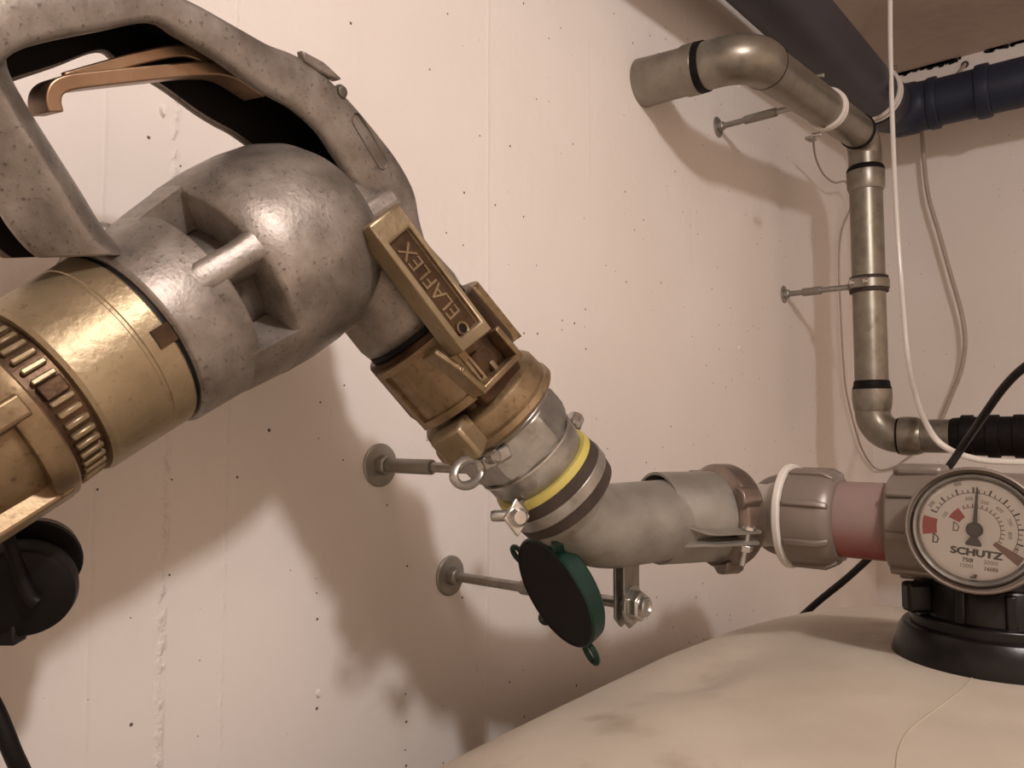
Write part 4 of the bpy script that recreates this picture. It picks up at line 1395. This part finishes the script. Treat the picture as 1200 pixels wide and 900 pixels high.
# anchor in the back wall with tie wire
an = thing('wall_anchor', 'small rusty anchor pin in the back wall above the blue pipe', 'anchor', PX(1131, 76, X1))
a0 = PX(1131, 76, X1)
MB().lathe([(0, 0.008), (0.004, 0.008), (0.005, 0.005), (0.005, 0)], a0, -XA, 16).build('plug', 'rubber_brown', an)
MB().tube([a0 - XA * 0.003, PX(1118, 92, X1 - 0.08), PX(1106, 108, XB + 0.02)], 0.0042, 12).build('pin', 'wire', an)

# ================================================================== cables
def cable(name, pts, r, m, label, cat='cable', n=8):
    pp = smooth_path(pts, n)
    o = MB().tube(pp, r, 12).build(name, m, base=pp[len(pp) // 2])
    return tag(o, label, cat)


xc = 1.62
cable('white_cable', [PX(1043, -30, xc), PX(1043.5, 60, xc), PX(1046, 150, xc), PX(1050, 240, xc), PX(1056, 330, xc), PX(1064, 420, xc), PX(1075, 470, xc - 0.18), PX(1092, 508, xc - 0.32),
                      PX(1113, 527, xc - 0.33), PX(1145, 538, xc - 0.33), PX(1180, 541, xc - 0.33), PX(1230, 541, xc - 0.33), PX(1320, 532, xc - 0.33)], 0.0046, 'cable_white',
      'glossy white cable hanging from the ceiling in front of the corner')
xk = X1 - 0.045
cable('beige_cable', [PX(1080, 150, xk), PX(1083, 190, xk), PX(1088, 230, xk), PX(1101, 275, xk), PX(1115, 325, xk), PX(1127, 368, xk), PX(1131, 402, xk), PX(1126, 435, xk), PX(1113, 468, xk), PX(1100, 500, xk), PX(1095, 520, xk)], 0.0048, 'wire',
      'thin beige cable curving down the back wall beneath the blue pipe')
xb = 1.2
cable('black_cable', [PX(1330, 395, xb - 0.1), PX(1250, 400, xb - 0.1), PX(1205, 427, xb - 0.1), PX(1178, 452, xb - 0.08), PX(1152, 488, xb - 0.05), PX(1130, 520, xb), PX(1108, 552, xb), PX(1050, 622, xb), PX(1000, 671, xb), PX(960, 704, xb), PX(925, 735, xb), PX(890, 765, xb), V((1.2, -0.03, -0.55)), V((1.2, -0.03, ZF + 0.01))], 0.0052, 'cable_black',
      'black cable running behind the dial gauge down behind the tank')
cable('thin_wire', [PS(953, 165, 0.06), PS(956, 185, 0.04), PS(965, 204, 0.03), PS(978, 214, 0.03), PS(992, 214, 0.03), PS(997, 240, 0.02), PS(986, 272, 0.012), PS(983, 310, 0.012), PS(985, 360, 0.012), PS(988, 420, 0.012), PS(992, 460, 0.012),
                    PS(1003, 505, 0.012), PS(1013, 532, 0.012), PX(1028, 550, X1 - 0.02), PX(1048, 547, X1 - 0.02), PX(1068, 533, X1 - 0.02), PX(1090, 520, X1 - 0.02)], 0.0021, 'wire',
      'thin grey wire looping behind the vertical drain pipe')

# small plaster chips on the painted wall
wl = bpy.data.objects['wall_left']
for px, py, w_, h_ in ((866, 100, 0.012, 0.02), (866, 408, 0.012, 0.014), (190, 130, 0.006, 0.012), (373, 812, 0.008, 0.008)):
    c = PS(px, py, 0)
    mb = MB()
    rg = []
    for k in range(10):
        g = 2 * math.pi * k / 10
        rr = random.uniform(0.7, 1.1)
        rg.append(c + V((math.cos(g) * w_ / 2 * rr, 0.001, math.sin(g) * h_ / 2 * rr)))
    cen = c + OUT * 0.003
    vs = rg + [p * 0.5 + c * 0.5 + OUT * 0.0032 for p in rg] 
    mb.add(vs, [(k, (k + 1) % 10, 10 + (k + 1) % 10, 10 + k) for k in range(10)] + [tuple(range(10, 20))])
    o = mb.build('plaster_chip', 'wall_l', wl, angle=60)
